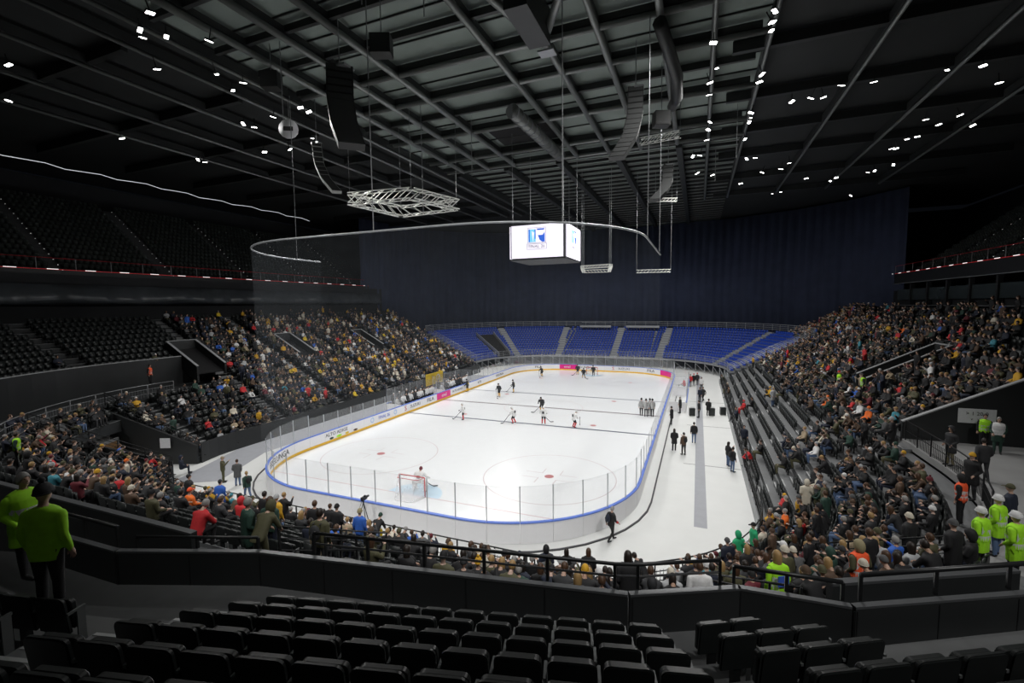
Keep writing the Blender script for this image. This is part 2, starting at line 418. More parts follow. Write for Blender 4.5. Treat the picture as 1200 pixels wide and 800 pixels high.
# ================================================================== terraces
Z0, RISE, PITCHD = .5, .42, .8
BH, BN, BR = 19.3, -32.3, 9.0
CCX, CCY = BH-BR, BN+BR
def bz(k): return Z0+RISE*k
def bowl(sg, t, d):
    if sg == 'L': return Vector((-BH-d, t)), Vector((-1, 0))
    if sg == 'R': return Vector((BH+d, t)), Vector((1, 0))
    if sg == 'N': return Vector((t, BN-d)), Vector((0, -1))
    a = R(t)
    o = Vector((-math.sin(a), -math.cos(a))) if sg == 'CL' else Vector((math.sin(a), -math.cos(a)))
    return Vector((-CCX if sg == 'CL' else CCX, CCY))+o*(BR+d), o
def terrace(name, sg, t0, t1, k0, k1, label, mat=CONC, base=0.0, parent=None):
    """solid stepped block; each row one tread"""
    n = 1 if sg in 'LRN' else max(2, int(abs(t1-t0)/6))
    b = MB()
    for i in range(n):
        ta, tb = t0+(t1-t0)*i/n, t0+(t1-t0)*(i+1)/n
        prof = []
        for k in range(k0, k1+1):
            prof += [(k*PITCHD, bz(k)), ((k+1)*PITCHD, bz(k))]
        bb = max(base, 0)
        prof = [(k0*PITCHD, bb)]+prof+[((k1+1)*PITCHD, bb)]
        V = []
        for t in (ta, tb):
            for d, z in prof: p, _ = bowl(sg, t, d); V.append((p.x, p.y, z))
        m = len(prof); F = [(j, j+1, j+1+m, j+m) for j in range(m-1)]
        if i == 0:
            F += [(0, 2*j+1, 2*j+2, 2*j+2) for j in range(0)]
        b.add(V, F)
        for off, first in ((0, i == 0), (m, i == n-1)):
            if first: b.add([V[off+j] for j in range(m)], [tuple(range(m))])
        for j in range(1, m-2, 2):   # pale nosing under each tread edge
            a_, c_ = Vector(V[j]), Vector(V[j+m]); 
            b.bar(a_+Vector((0,0,-.012)), c_+Vector((0,0,-.012)), .03, .03, 1)
    o = b.build(name, [mat, M('tread_edge', (.2,.205,.21), .6)]); fix_normals(o.data)
    return tag(o, label, 'grandstand', kind='structure')
KU = 24
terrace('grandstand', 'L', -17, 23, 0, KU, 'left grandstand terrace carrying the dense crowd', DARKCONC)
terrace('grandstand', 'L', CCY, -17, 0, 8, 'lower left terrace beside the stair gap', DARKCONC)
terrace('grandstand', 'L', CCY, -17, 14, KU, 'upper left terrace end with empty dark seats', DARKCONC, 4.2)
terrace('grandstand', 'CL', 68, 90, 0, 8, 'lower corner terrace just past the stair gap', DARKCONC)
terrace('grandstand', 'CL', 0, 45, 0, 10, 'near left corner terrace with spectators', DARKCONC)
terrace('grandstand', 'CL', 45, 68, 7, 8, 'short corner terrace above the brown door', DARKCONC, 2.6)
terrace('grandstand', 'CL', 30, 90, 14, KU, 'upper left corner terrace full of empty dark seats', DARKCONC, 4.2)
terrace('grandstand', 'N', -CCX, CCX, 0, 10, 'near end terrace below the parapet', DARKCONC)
terrace('grandstand', 'CR', 0, 52, 0, 10, 'near right corner terrace with spectators', CONC)
terrace('grandstand', 'CR', 52, 90, 0, 8, 'lower right corner terrace below the grey concourse', CONC)
terrace('grandstand', 'R', CCY, -18.5, 0, 8, 'lower right terrace below the concourse people', CONC)
terrace('grandstand', 'R', -18.5, 24, 0, KU, 'right grandstand terrace with empty front rows', CONC)
terrace('grandstand', 'R', 24, 36, 12, KU, 'far upper end of the right grandstand', CONC, 4)
def ringfloor(sg, t0, t1, d0, d1, z, name, label, mat):
    n = 1 if sg in 'LRN' else max(2, int(abs(t1-t0)/6)); b = MB()
    for i in range(n):
        ta, tb = t0+(t1-t0)*i/n, t0+(t1-t0)*(i+1)/n
        q = [bowl(sg, ta, d0)[0], bowl(sg, tb, d0)[0], bowl(sg, tb, d1)[0], bowl(sg, ta, d1)[0]]
        b.prism([(p.x, p.y) for p in q], z-.3, z)
    o = b.build(name, mat); fix_normals(o.data); return tag(o, label, 'floor', kind='structure')
ZC = bz(9)
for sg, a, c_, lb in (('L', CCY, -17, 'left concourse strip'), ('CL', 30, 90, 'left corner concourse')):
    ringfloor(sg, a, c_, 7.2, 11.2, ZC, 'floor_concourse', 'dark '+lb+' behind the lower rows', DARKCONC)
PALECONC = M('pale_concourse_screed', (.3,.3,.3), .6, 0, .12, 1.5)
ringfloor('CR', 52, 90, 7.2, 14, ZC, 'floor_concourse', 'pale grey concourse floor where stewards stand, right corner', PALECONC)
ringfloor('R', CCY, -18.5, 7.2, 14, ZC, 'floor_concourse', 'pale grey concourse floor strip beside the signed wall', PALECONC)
# deep walls behind concourses
def arcwall(sg, t0, t1, d, z0, z1, th, name, label, mat, capmat=None):
    n = 1 if sg in 'LRN' else max(2, int(abs(t1-t0)/5)); t = None
    b = MB(); c = MB()
    for i in range(n):
        ta, tb = t0+(t1-t0)*i/n, t0+(t1-t0)*(i+1)/n
        q = [bowl(sg, ta, d)[0], bowl(sg, tb, d)[0], bowl(sg, tb, d+th)[0], bowl(sg, ta, d+th)[0]]
        b.prism([(p.x, p.y) for p in q], z0, z1)
        q = [bowl(sg, ta, d-.03)[0], bowl(sg, tb, d-.03)[0], bowl(sg, tb, d+th+.03)[0], bowl(sg, ta, d+th+.03)[0]]
        c.prism([(p.x, p.y) for p in q], z1, z1+.06)
    o = b.build(name, mat); fix_normals(o.data); tag(o, label, 'wall', kind='structure')
    if capmat: cc = c.build('cap', capmat, o); fix_normals(cc.data)
    return o
CAPL = M('pale_wall_cap', (.36,.37,.38), .5)
arcwall('CL', 30, 90, 11.0, ZC-.2, 7.1, .2, 'wall_concourse_left', 'dark wall with pale cap under the empty upper seats', PARAPET, CAPL)
arcwall('L', CCY, -20.2, 11.0, ZC-.2, 7.1, .2, 'wall_concourse_side', 'dark wall end with pale cap beside the vomitory', PARAPET, CAPL)

def radial_wall(sg, t, d0, d1, h, name, label, mat, th=.18, zoff=0.0, low=0.0):
    """wall running up the slope at one place along the bowl, its top parallel to the slope"""
    p0, o = bowl(sg, t, d0); p1, _ = bowl(sg, t, d1); tn = Vector((-o.y, o.x))*th/2
    za, zb = Z0+.525*d0, Z0+.525*d1
    V = []
    for p, zl, zh in ((p0, low if low else za-.6, za+h), (p1, low if low else zb-.6, zb+h)):
        for s in (-1, 1): q = p+tn*s; V += [(q.x, q.y, zl), (q.x, q.y, zh)]
    b = MB(); b.add(V, [(0,1,3,2),(4,6,7,5),(0,4,5,1),(2,3,7,6),(1,5,7,3),(0,2,6,4)])
    w_ = b.build(name, mat); fix_normals(w_.data)
    a_, c_ = Vector((p0.x, p0.y, za+h+.03)), Vector((p1.x, p1.y, zb+h+.03))
    MB().bar(a_, c_, th+.06, .06).build('cap', CAPL, w_)
    return tag(w_, label, 'wall', kind='structure')
VOM = []   # (segment, t0, t1, d0, d1) openings cut in the seating
def vomitory(sg, t0, t1, d0, d1, lb):
    VOM.append((sg, min(t0, t1), max(t0, t1), d0, d1))
    v = empty('vomitory', (*bowl(sg, (t0+t1)/2, d0)[0], Z0+.525*d0)); tag(v, 'dark entrance opening with pale capped side walls, '+lb, 'entrance')
    ob = [radial_wall(sg, t, d0-.2, d1, .95, 'side_wall', 'x', PARAPET) for t in (t0, t1)]
    p0, o = bowl(sg, t0, d1); p1, _ = bowl(sg, t1, d1); zt = Z0+.525*d1
    b = MB(); b.bar((p0.x, p0.y, zt+.2), (p1.x, p1.y, zt+.2), .18, 1.5); bk = b.build('back_wall', PARAPET)
    c = MB(); c.bar((p0.x, p0.y, zt+.98), (p1.x, p1.y, zt+.98), .24, .06); cp = c.build('cap', CAPL)
    q = [bowl(sg, t, d)[0] for t, d in ((t0, d0), (t1, d0), (t1, d1), (t0, d1))]
    zz = [Z0+.525*d0+.12, Z0+.525*d0+.12, Z0+.525*d1+.12, Z0+.525*d1+.12]
    dk = MB().add([(p.x, p.y, z) for p, z in zip(q, zz)]+[(p.x, p.y, z-.1) for p, z in zip(q, zz)], [(0,1,2,3),(7,6,5,4),(0,4,5,1),(1,5,6,2),(2,6,7,3),(3,7,4,0)]).build('shade_sheet', M('void_shade_black', (.004,.004,.005), .9))  # near-black sheet over the treads, the shade of the entrance as colour
    iv = Matrix.Translation(v.location).inverted()
    for x in ob+[bk, cp, dk]:
        x.parent = v; x.matrix_parent_inverse = iv
        for kk in ('label', 'category', 'kind'):
            if kk in x: del x[kk]
    return v
vomitory('L', -20.0, -17.2, 9.2, 13.4, 'left stand beside the empty upper block')
vomitory('L', -7.6, -5.2, 9.4, 13.4, 'middle of the left stand crowd')
vomitory('L', 5.6, 7.8, 9.0, 13.0, 'far part of the left stand crowd')
vomitory('R', -7.8, -5.5, 8.8, 13.4, 'right stand behind the two yellow vests')
rw = radial_wall('R', -18.6, 7.2, 16, .9, 'wall_signed', 'black wall with white paper sign rising beside the concourse', PARAPET, .2, 0, ZC-.2)
sg_ = MB(); sg_.box((0,0,0), (1.5, .02, .75)); s_ = sg_.build('paper_sign', PAPER, None, (29.5, -18.75, 5.75)); tag(s_, 'white paper notice on the black concourse wall', 'sign')
flat_on(text_mesh('> 1 20-0', .26), INK, s_, (0, -.014, .12), (1,0,0), (0,0,1), 'lettering')
flat_on(text_mesh('v   v v', .2), INK, s_, (0, -.014, -.16), (1,0,0), (0,0,1), 'lettering')
# closing walls of the stair gap at the left corner
for t, lb in ((45, 'nearer'), (68, 'farther')):
    p0, o = bowl('CL', t, 0); p1, _ = bowl('CL', t, 7.2)
    b = MB(); V = []
    tn = Vector((-o.y, o.x))*.1
    for p, zt in ((p0, bz(0)+.9), (p1, bz(8)+.5)):
        for s in (-1, 1): q = p+tn*s; V += [(q.x, q.y, 0), (q.x, q.y, zt)]
    b.add(V, [(0,1,3,2),(4,6,7,5),(0,4,5,1),(2,3,7,6),(1,5,7,3),(0,2,6,4)])
    o_ = b.build('wall_gap', PARAPET); fix_normals(o_.data); tag(o_, lb+' black side wall of the corner stair gap', 'wall', kind='structure')
p, o = bowl('CL', 62, 5.4); d_ = empty('door_1', (p.x, p.y, 0), math.atan2(o.y, o.x)+math.pi/2); tag(d_, 'brown wooden door at the back of the corner stair gap', 'door', kind='structure')
MB().box((0,0,1.05), (1.4,.08,2.1)).build('door_leaf', WOOD, d_); MB().box((0,0,2.2), (1.7,.14,.2)).build('door_frame', GREYMET, d_)
for x in (-.78,.78): MB().box((x,0,1.1), (.12,.14,2.2)).build('door_frame', GREYMET, d_)
p, o = bowl('CL', 55, 6.2); bw = MB(); bw.box((0,0,1.3), (7.2,.15,2.6)); bw = bw.build('wall_gap_back', PALECONC, None, (p.x, p.y, 0), math.atan2(o.y, o.x)+math.pi/2); tag(bw, 'pale wall behind the brown door in the corner gap', 'wall', kind='structure')
p, o = bowl('CL', 66.3, 2.2); ps = MB(); ps.box((0,0,0), (.75,.02,.75)); ps = ps.build('paper_sign', PAPER, None, (p.x, p.y, 1.7), math.atan2(o.y, o.x)); tag(ps, 'white paper notice on the black wall of the corner gap', 'sign')

# ---------- railings
def railing(name, pts, h, label, bars=1, post=1.8, rail_r=.028, mat=BLACKMET, baluster=0.0, group=None, z_list=True):
    P = [Vector(p) for p in pts]; t = empty(name, P[0]); tag(t, label, 'railing', group); o0 = P[0]
    Q = [p-o0 for p in P]; H = Vector((0,0,h))
    MB().tube([q+H for q in Q], rail_r, 6).build('top_rail', mat, t, smooth=True)
    for i in range(bars):
        hh = Vector((0,0,h*(i+1)/(bars+1))); MB().tube([q+hh for q in Q], rail_r*.7, 5).build('mid_rail', mat, t)
    bl = MB()
    for i in range(len(Q)-1):
        L = (Q[i+1]-Q[i]).length; n = max(1, round(L/post))
        for j in range(n+(i == len(Q)-2)):
            q = Q[i].lerp(Q[i+1], j/n); MB().bar(q, q+H, .05, .05).build('post', mat, t)
        if baluster:
            m = int(L/baluster)
            for j in range(m):
                q = Q[i].lerp(Q[i+1], (j+.5)/m); bl.bar(q+Vector((0,0,.06)), q+Vector((0,0,h*.72)), .016, .016)
    if baluster: tag(bl.build('baluster', mat, t), kind='stuff')
    return t
def bpts(sg, t0, t1, d, z, n=None):
    n = n or (1 if sg in 'LRN' else max(2, int(abs(t1-t0)/7)))
    return [(*bowl(sg, t0+(t1-t0)*i/n, d)[0], z) for i in range(n+1)]
NZ = bz(0)
railing('guard_rail', bpts('CL', 43, 0, .06, NZ)+[(*bowl('N', x, .06)[0], NZ) for x in (-5, 0, 5)]+bpts('CR', 0, 90, .06, NZ), 1.15, 'long black guard rail along the front row at the near end', 2, 2.0, .03, BLACKMET, .14)
railing('guard_rail', [(*bowl('R', y, .06)[0], NZ) for y in (CCY+.2, -10, 5, 23.5)], 1.15, 'black guard rail along the front of the right stand', 2, 2.0, .03, BLACKMET, .14)
railing('guard_rail', [(*bowl('L', y, .06)[0], NZ) for y in (CCY+.2, -10, 5, 22.5)], 1.05, 'black guard rail along the front of the left stand', 1, 2.2, .03)
# front skirts
for sg, a, c_, lb in (('L', CCY, 23, 'black skirt below the left stand'), ('R', CCY, 24, 'black skirt below the right stand')):
    p0, p1 = bowl(sg, a, -.05)[0], bowl(sg, c_, -.05)[0]
    tag(MB().bar((p0.x, p0.y, .3), (p1.x, p1.y, .3), .06, .6).build('trim_'+('1' if sg == 'L' else '2'), PARAPET if sg == 'L' else GREYMET), lb, 'trim', kind='structure')
lw = arcwall('L', CCY, 22.5, -.16, 0, 1.5, .08, 'wall_front_left', 'black front wall below the left stand crowd', PARAPET, None)
lw2 = arcwall('CL', 69, 90, -.16, 0, 1.5, .08, 'wall_front_corner', 'black curved front wall beside the stair gap', PARAPET, None)
# stair rails around gap
railing('guard_rail', [(*bowl('CL', 69, d)[0], Z0+.525*d+.3) for d in (0, 7)], 1.0, 'sloping black stair rail on the far side of the corner gap', 3, 1.6)
railing('guard_rail', [(*bowl('CL', 44, d)[0], Z0+.525*d+.3) for d in (0, 7)], 1.0, 'sloping black stair rail on the near side of the corner gap', 3, 1.6)
railing('guard_rail', bpts('CL', 68, 45, 6.9, bz(7)), 1.0, 'black rail above the brown door of the corner gap', 3, 1.6)
railing('guard_rail', bpts('CL', 90, 30, 7.3, ZC), 1.1, 'curved black rail along the dark left concourse', 2, 2.0, .03, GREYMET, .22)
railing('guard_rail', bpts('CR', 54, 90, 7.25, ZC)+[(*bowl('R', -19, 7.25)[0], ZC)], 1.05, 'black baluster rail along the pale right concourse', 1, 1.6, .03, BLACKMET, .13)
railing('guard_rail', [(*bowl('CR', 52.5, d)[0], Z0+.525*d) for d in (7.3, 3.4)], 1.0, 'black stair rail descending from the right concourse', 3, 1.2)
railing('guard_rail', [(*bowl('CR', 24, d)[0], Z0+.525*d+.1) for d in (8.4, 3.8)], 1.0, 'black stair rail behind the woman in the lime vest', 2, 1.2)
railing('guard_rail', [(*bowl('CR', 27, d)[0], Z0+.525*d+.1) for d in (8.4, 4.6)], 1.0, 'black stair rail beside the green jackets', 2, 1.2)
railing('guard_rail', [(*bowl('N', 6.0, d)[0], Z0+.525*d+.1) for d in (8.2, 3.8)], 1.0, 'black stair rail beside the mustard jacket', 2, 1.2)
railing('guard_rail', [(*bowl('N', 7.6, d)[0], Z0+.525*d+.1) for d in (8.2, 3.8)], 1.0, 'black stair rail beside the bright blue jacket', 2, 1.2)

# ================================================================== parapet in front of our block
PZ = 6.9
PAR = [(-6, -43.9), (2.0, -43.9), (5.6, -43.8), (8.3, -42.8), (15.2, -41.55), (16.9, -40.7), (18.5, -40.6), (23.5, -38.0), (30, -32.5)]
for i in range(len(PAR)-1):
    a, c_ = Vector((*PAR[i], 0)), Vector((*PAR[i+1], 0)); u = (c_-a).normalized(); n_ = Vector((u.y, -u.x, 0))
    b = MB(); b.bar(a+n_*.08+Vector((0,0,(PZ+3.6)/2)), c_+n_*.08+Vector((0,0,(PZ+3.6)/2)), .1, PZ-3.6)
    w_ = b.build('wall_parapet', PARAPET)
    lb = ['far left', 'left', 'second left', 'angled left', 'long central', 'short angled', 'short right', 'right', 'far right'][i]
    tag(w_, lb+' black parapet panel in front of the foreground seats', 'parapet', kind='structure')
    MB().bar(a+n_*.08+Vector((0,0,PZ)), c_+n_*.08+Vector((0,0,PZ)), .11, .04).build('cap', CAPMET, w_)
    m = int((c_-a).length/1.25)
    for j in range(m+1):
        q = a.lerp(c_, (j+.02)/max(1, m)) ; MB().box(q+n_*.13+Vector((0,0,PZ-.5)), (.02,.012,.9), 0, math.atan2(u.y, u.x)).build('panel_joint', BLACKMET, w_)
def off(i, t, dist, z):
    a, c_ = Vector((*PAR[i], 0)), Vector((*PAR[i+1], 0)); u = (c_-a).normalized(); q = a.lerp(c_, t)-Vector((u.y, -u.x, 0))*dist; return (q.x, q.y, z)
railing('parapet_rail', [off(3, .16, .05, PZ), off(3, .97, .05, PZ), off(4, .1, .05, PZ), off(4, .85, .05, PZ)], .42, 'black double rail on top of the central parapet', 1, 1.25, .03)
railing('parapet_rail', [off(4, .98, .05, PZ), off(5, .95, .05, PZ)], .3, 'short black rail on the angled parapet below the lime vest', 0, 1.0, .035)
railing('parapet_rail', [off(6, .04, .05, PZ), off(6, .98, .05, PZ)], .42, 'black rail on the right parapet below the white helmets', 0, 1.2, .04)
railing('parapet_rail', [off(1, .05, .05, PZ), off(1, .95, .05, PZ)], .4, 'black rail on the left parapet beside the lime jacket steward', 0, 1.2, .04)
railing('parapet_rail', [off(2, .1, .05, PZ), off(2, .96, .05, PZ)], .22, 'low black rail on the angled left parapet', 0, 1.4, .03)
def half_wall(pts, z0, z1, label):
    t = None
    b = MB(); c_ = MB()
    for i in range(len(pts)-1):
        a, e = Vector((*pts[i], (z0+z1)/2)), Vector((*pts[i+1], (z0+z1)/2)); b.bar(a, e, .14, z1-z0)
        a.z = e.z = z1; c_.bar(a, e, .15, .05)
    o = b.build('half_wall', PARAPET); tag(o, label, 'wall', kind='structure'); c_.build('cap', CAPMET, o)
half_wall([(-6, -42.5), (5.6, -42.4)], 4.5, 6.55, 'low black wall behind the left empty seats')
half_wall([(18.4, -39.9), (21.6, -38.25)], 5, 6.8, 'low black wall behind the orange vest parka')

# ================================================================== foreground block (straight rows facing the rink)
FO = Vector((13.5, -43.0)); FU = Vector((.968, .252)); FN = Vector((.252, -.968)); FRZ = math.atan2(.252, .968)
FZ1 = 6.25; FPI = .775
def fpos(row, t): p = FO+FU*t+FN*(row*FPI); return Vector((p.x, p.y, FZ1+.42*row))
b = MB()
for r_ in range(0, 12):
    a, c_ = FO+FN*(r_*FPI-.45), FO+FN*((r_+1)*FPI-.45)
    z = FZ1+.42*r_; q = [a-FU*16, a+FU*14, c_+FU*14, c_-FU*16]
    b.prism([(p.x, p.y) for p in q], z-1.2, z)
fb = b.build('floor_foreground', FGCONC_SHADED); fix_normals(fb.data); tag(fb, 'grey stepped floor under the foreground seats', 'floor', kind='structure')
b = MB(); q = [FO+FN*(-1.9)-FU*16, FO+FN*(-1.9)+FU*14, FO-FN*.4+FU*14, FO-FN*.4-FU*16]
b.prism([(p.x, p.y) for p in q], FZ1-.8, FZ1-.02); fb2 = b.build('floor_gangway', FGCONC_SHADED); fix_normals(fb2.data); tag(fb2, 'grey gangway between the parapet and the first foreground row', 'floor', kind='structure')
st = empty('floor_stair', fpos(0, -4.6)); tag(st, 'grey aisle steps at the left of the foreground seats', 'stairs', kind='structure')
for r_ in range(0, 9):
    for h in (0, 1):
        p = FO+FU*(-4.55)+FN*(r_*FPI+h*.39-.22); z = FZ1+.42*r_+.21*h
        s_ = MB().box((0,0,0), (1.25, .4, .1)); s_ = s_.build('step', CONC, st, Vector((p.x, p.y, z+.05))-st.location, FRZ)
        MB().box((0, .19, .052), (1.2, .05, .006)).build('nosing', NOSING, s_)
def rounded(wd, h, r, n=5, top_only=True):
    P = []
    for cx, cz, a0 in ((wd/2-r, h-r, 0), (-wd/2+r, h-r, 90)):
        for i in range(n+1): a = R(a0+90*i/n); P.append((cx+r*math.cos(a), cz+r*math.sin(a)))
    P += [(-wd/2, 0), (wd/2, 0)]
    return P
def slab(poly, y0, y1, tilt=0.0, z=0.0, bulge=0.0):
    """upright slab from an outline in x,z; tilts back with height"""
    b = MB(); n = len(poly); V = []
    for yy in (y0, y1):
        for x, h in poly: V.append((x, yy-tilt*h+bulge*(1-(abs(x)/.24)**2), z+h))
    F = [tuple(range(n)), tuple(range(2*n-1, n-1, -1))]+[(i, i+n, (i+1) % n+n, (i+1) % n) for i in range(n)]
    b.add(V, F); return b
def seat_meshes():
    bk = slab(rounded(.455, .5, .07), -.1, -.05, .12, .37).mesh('backrest', BLACKSEAT)
    bm = bmesh.new(); bm.from_mesh(bk); bmesh.ops.recalc_face_normals(bm, faces=bm.faces)
    bmesh.ops.bevel(bm, geom=[e for e in bm.edges if e.calc_face_angle(0) > .7], offset=.012, segments=2, affect='EDGES'); bm.to_mesh(bk); bm.free()
    pan = slab(rounded(.43, .4, .06), -.03, .04, .05, .4).mesh('seat_pan', BLACKSEAT); fix_normals(pan)
    bm = bmesh.new(); bm.from_mesh(pan); bmesh.ops.bevel(bm, geom=[e for e in bm.edges if e.calc_face_angle(0) > .7], offset=.012, segments=1, affect='EDGES'); bm.to_mesh(pan); bm.free()
    arm = MB(); arm.box((.252, .03, .33), (.022, .1, .66)); arm.box((.252, -.02, .66), (.03, .22, .03)); arm = arm.mesh('arm_post', SEATPOST)
    leg = MB(); leg.box((0, -.05, .2), (.1, .08, .4)); leg.box((0, -.02, .01), (.2, .16, .02)); leg = leg.mesh('leg', BLACKMET)
    return bk, pan, arm, leg
SM = seat_meshes()
def seat(loc, rz, label, group, detail=True):
    t = empty('stadium_seat', loc, rz); tag(t, label, 'seat', group)
    for nm, me in zip(('backrest', 'seat_pan', 'arm_post', 'leg'), SM): link(nm, me, t)
    return t
NSEAT = 0
for r_ in range(0, 7):
    lo, hi = -3.75, 2.45+.1*r_
    n = int((hi-lo)/.51); vis = []
    for j in range(n):
        t = lo+.26+j*.51
        p = fpos(r_, t); px = proj((p.x, p.y, p.z+.85))
        if px[2] > .55 and -60 < px[0] < 1260 and px[1] < 830: vis.append(p)
    for j, p in enumerate(vis):
        seat(p, FRZ, 'empty black folding seat, %s from the left in the %s foreground row' % (ordinal(j+1), ordinal(r_+1)), 'black folding seats in the foreground'); NSEAT += 1
    vis = []
    for j in range(8):
        t = -5.6-j*.51; p = fpos(r_, t); px = proj((p.x, p.y, p.z+.85))
        if r_ > 1 and px[2] > .55 and -60 < px[0] < 1260 and px[1] < 830: vis.append(p)
    for j, p in enumerate(vis):
        seat(p, FRZ, 'empty black folding seat across the aisle, %s from the aisle, %s foreground row' % (ordinal(j+1), ordinal(r_+1)), 'black folding seats across the left aisle'); NSEAT += 1
F2U = Vector((.876, .482)); F2N = Vector((.482, -.876))
def f2pos(row, t):
    x0 = 15.83+.293*row; p = Vector((x0, .2603*x0-46.52-.801*row))+F2U*t; return Vector((p.x, p.y, FZ1+.42*row))
b = MB()
for r_ in range(0, 12):
    a, c_ = f2pos(r_, 0).xy-F2N*.45, f2pos(r_, 0).xy+F2N*.33
    q = [a-F2U*1, a+F2U*12, c_+F2U*12, c_-F2U*1]; b.prism([(p.x, p.y) for p in q], FZ1+.42*r_-1.2, FZ1+.42*r_+.002)
fb = b.build('floor_foreground', FGCONC_SHADED); fix_normals(fb.data); tag(fb, 'grey stepped floor under the right hand foreground seats', 'floor', kind='structure')
for r_, (ta, nn) in enumerate(((.45, 2), (.4, 3), (.45, 3), (.5, 8), (.5, 9), (.5, 9))):
    for j in range(nn):
        seat(f2pos(r_, ta+.25+j*.5), math.atan2(.482, .876), 'empty black folding seat in the angled right block, %s from its left, %s row' % (ordinal(j+1), ordinal(r_+1)), 'black folding seats of the angled block'); NSEAT += 1
pp = fpos(0, -4.9); le = MB(); le.box((0,0,.004), (.16,.1,.004)); le = le.build('leaflet', M('cyan_print', (.1,.45,.75), .4), None, fpos(1, -4.9)+Vector((0,0,.1)), .5); tag(le, 'small blue and white leaflet lying on the aisle floor', 'leaflet')
MB().box((.05,0,.007), (.06,.098,.002)).build('white_panel', PAPER, le)

# ================================================================== joined instances
def tri_base(me):
    me.calc_loop_triangles(); n = len(me.vertices); V = np.empty(n*3); me.vertices.foreach_get('co', V)
    T = np.empty(len(me.loop_triangles)*3, dtype=np.int64); me.loop_triangles.foreach_get('vertices', T)
    P = np.empty(len(me.loop_triangles), dtype=np.int64); me.loop_triangles.foreach_get('material_index', P)
    return V.reshape(-1, 3), T.reshape(-1, 3), P
def np_mesh(name, V, T, mats, mi=None, col=None):
    me = bpy.data.meshes.new(name); nv, nt = len(V), len(T)
    me.vertices.add(nv); me.loops.add(nt*3); me.polygons.add(nt)
    me.vertices.foreach_set('co', V.astype(np.float32).ravel()); me.loops.foreach_set('vertex_index', T.astype(np.int32).ravel())
    me.polygons.foreach_set('loop_start', np.arange(0, nt*3, 3, dtype=np.int32)); me.polygons.foreach_set('loop_total', np.full(nt, 3, dtype=np.int32))
    for m in mats: me.materials.append(m)
    if mi is not None: me.polygons.foreach_set('material_index', mi.astype(np.int32))
    me.update(calc_edges=True)
    if col is not None:
        at = me.attributes.new('Col', 'FLOAT_COLOR', 'FACE'); at.data.foreach_set('color', col.astype(np.float32).ravel())
    return me
def join_copies(name, base, places, mats, cols=None):
    """base = (V,T,P); places = [(x,y,z,rz,scale)]; one mesh of all the copies"""
    V, T, P = base; A = np.array(places, dtype=float); n = len(A)
    c, s = np.cos(A[:,3])[:,None], np.sin(A[:,3])[:,None]; sc = A[:,4][:,None]
    X = (V[None,:,0]*c-V[None,:,1]*s)*sc+A[:,0][:,None]; Y = (V[None,:,0]*s+V[None,:,1]*c)*sc+A[:,1][:,None]; Z = V[None,:,2]*sc+A[:,2][:,None]
    VV = np.stack([X, Y, Z], -1).reshape(-1, 3); TT = (T[None]+(np.arange(n)*len(V))[:,None,None]).reshape(-1, 3)
    return VV, TT, np.tile(P, n)
# low seat used beyond the nearest rows
b = MB(); b.box((0, -.11, .62), (.44, .05, .44)); b.box((0, .02, .5), (.4, .07, .36)); b.box((0, -.06, .2), (.08, .06, .4))
LOWSEAT = tri_base(b.mesh('low_seat', BLACKSEAT))

# ================================================================== seat grid of the bowl
def in_vom(sg, t, d):
    return any(v[0] == sg and v[1]-.35 < t < v[2]+.35 and v[3]-.9 < d < v[4]+.3 for v in VOM)
AISLES = {'L': [-17.6, -9.8, -1.0, 8.6, 17.0], 'R': [-19.5, -11.6, -3.0, 6.0, 15.0, 23], 'N': [-4.0, 6.8], 'CL': [12.0, 78.0], 'CR': [25.5, 60.0]}
SEATS = []   # (segment, row, t, pos, rz)
def fill(sg, t0, t1, ks):
    for k in ks:
        d = k*PITCHD+.42
        L = abs(t1-t0) if sg in 'LRN' else abs(R(t1-t0))*(BR+d)
        n = int(L/.53)
        for j in range(n):
            t = t0+(t1-t0)*(j+.5)/n
            wid = .75 if sg in 'LRN' else math.degrees(.75/(BR+d))
            if any(abs(t-a) < wid for a in AISLES.get(sg, [])): continue
            if in_vom(sg, t, d): continue
            p, o = bowl(sg, t, d); nx, ny = -o.x, -o.y
            SEATS.append((sg, k, t, Vector((p.x, p.y, bz(k))), math.atan2(-nx, ny)))
fill('L', 22.6, -17, range(0, KU)); fill('L', -17, CCY, list(range(0, 9))+list(range(14, KU)))
fill('CL', 90, 69, range(0, 9)); fill('CL', 44, 0, range(0, 10)); fill('CL', 67, 46, [7, 8]); fill('CL', 90, 30, range(14, KU))
fill('N', -CCX, CCX, range(0, 10)); fill('CR', 0, 51, range(0, 10)); fill('CR', 53, 90, range(0, 8))
fill('R', CCY, -18.5, range(0, 8)); fill('R', -18.3, 23.5, range(0, KU)); fill('R', 24.5, 35.5, range(13, KU))
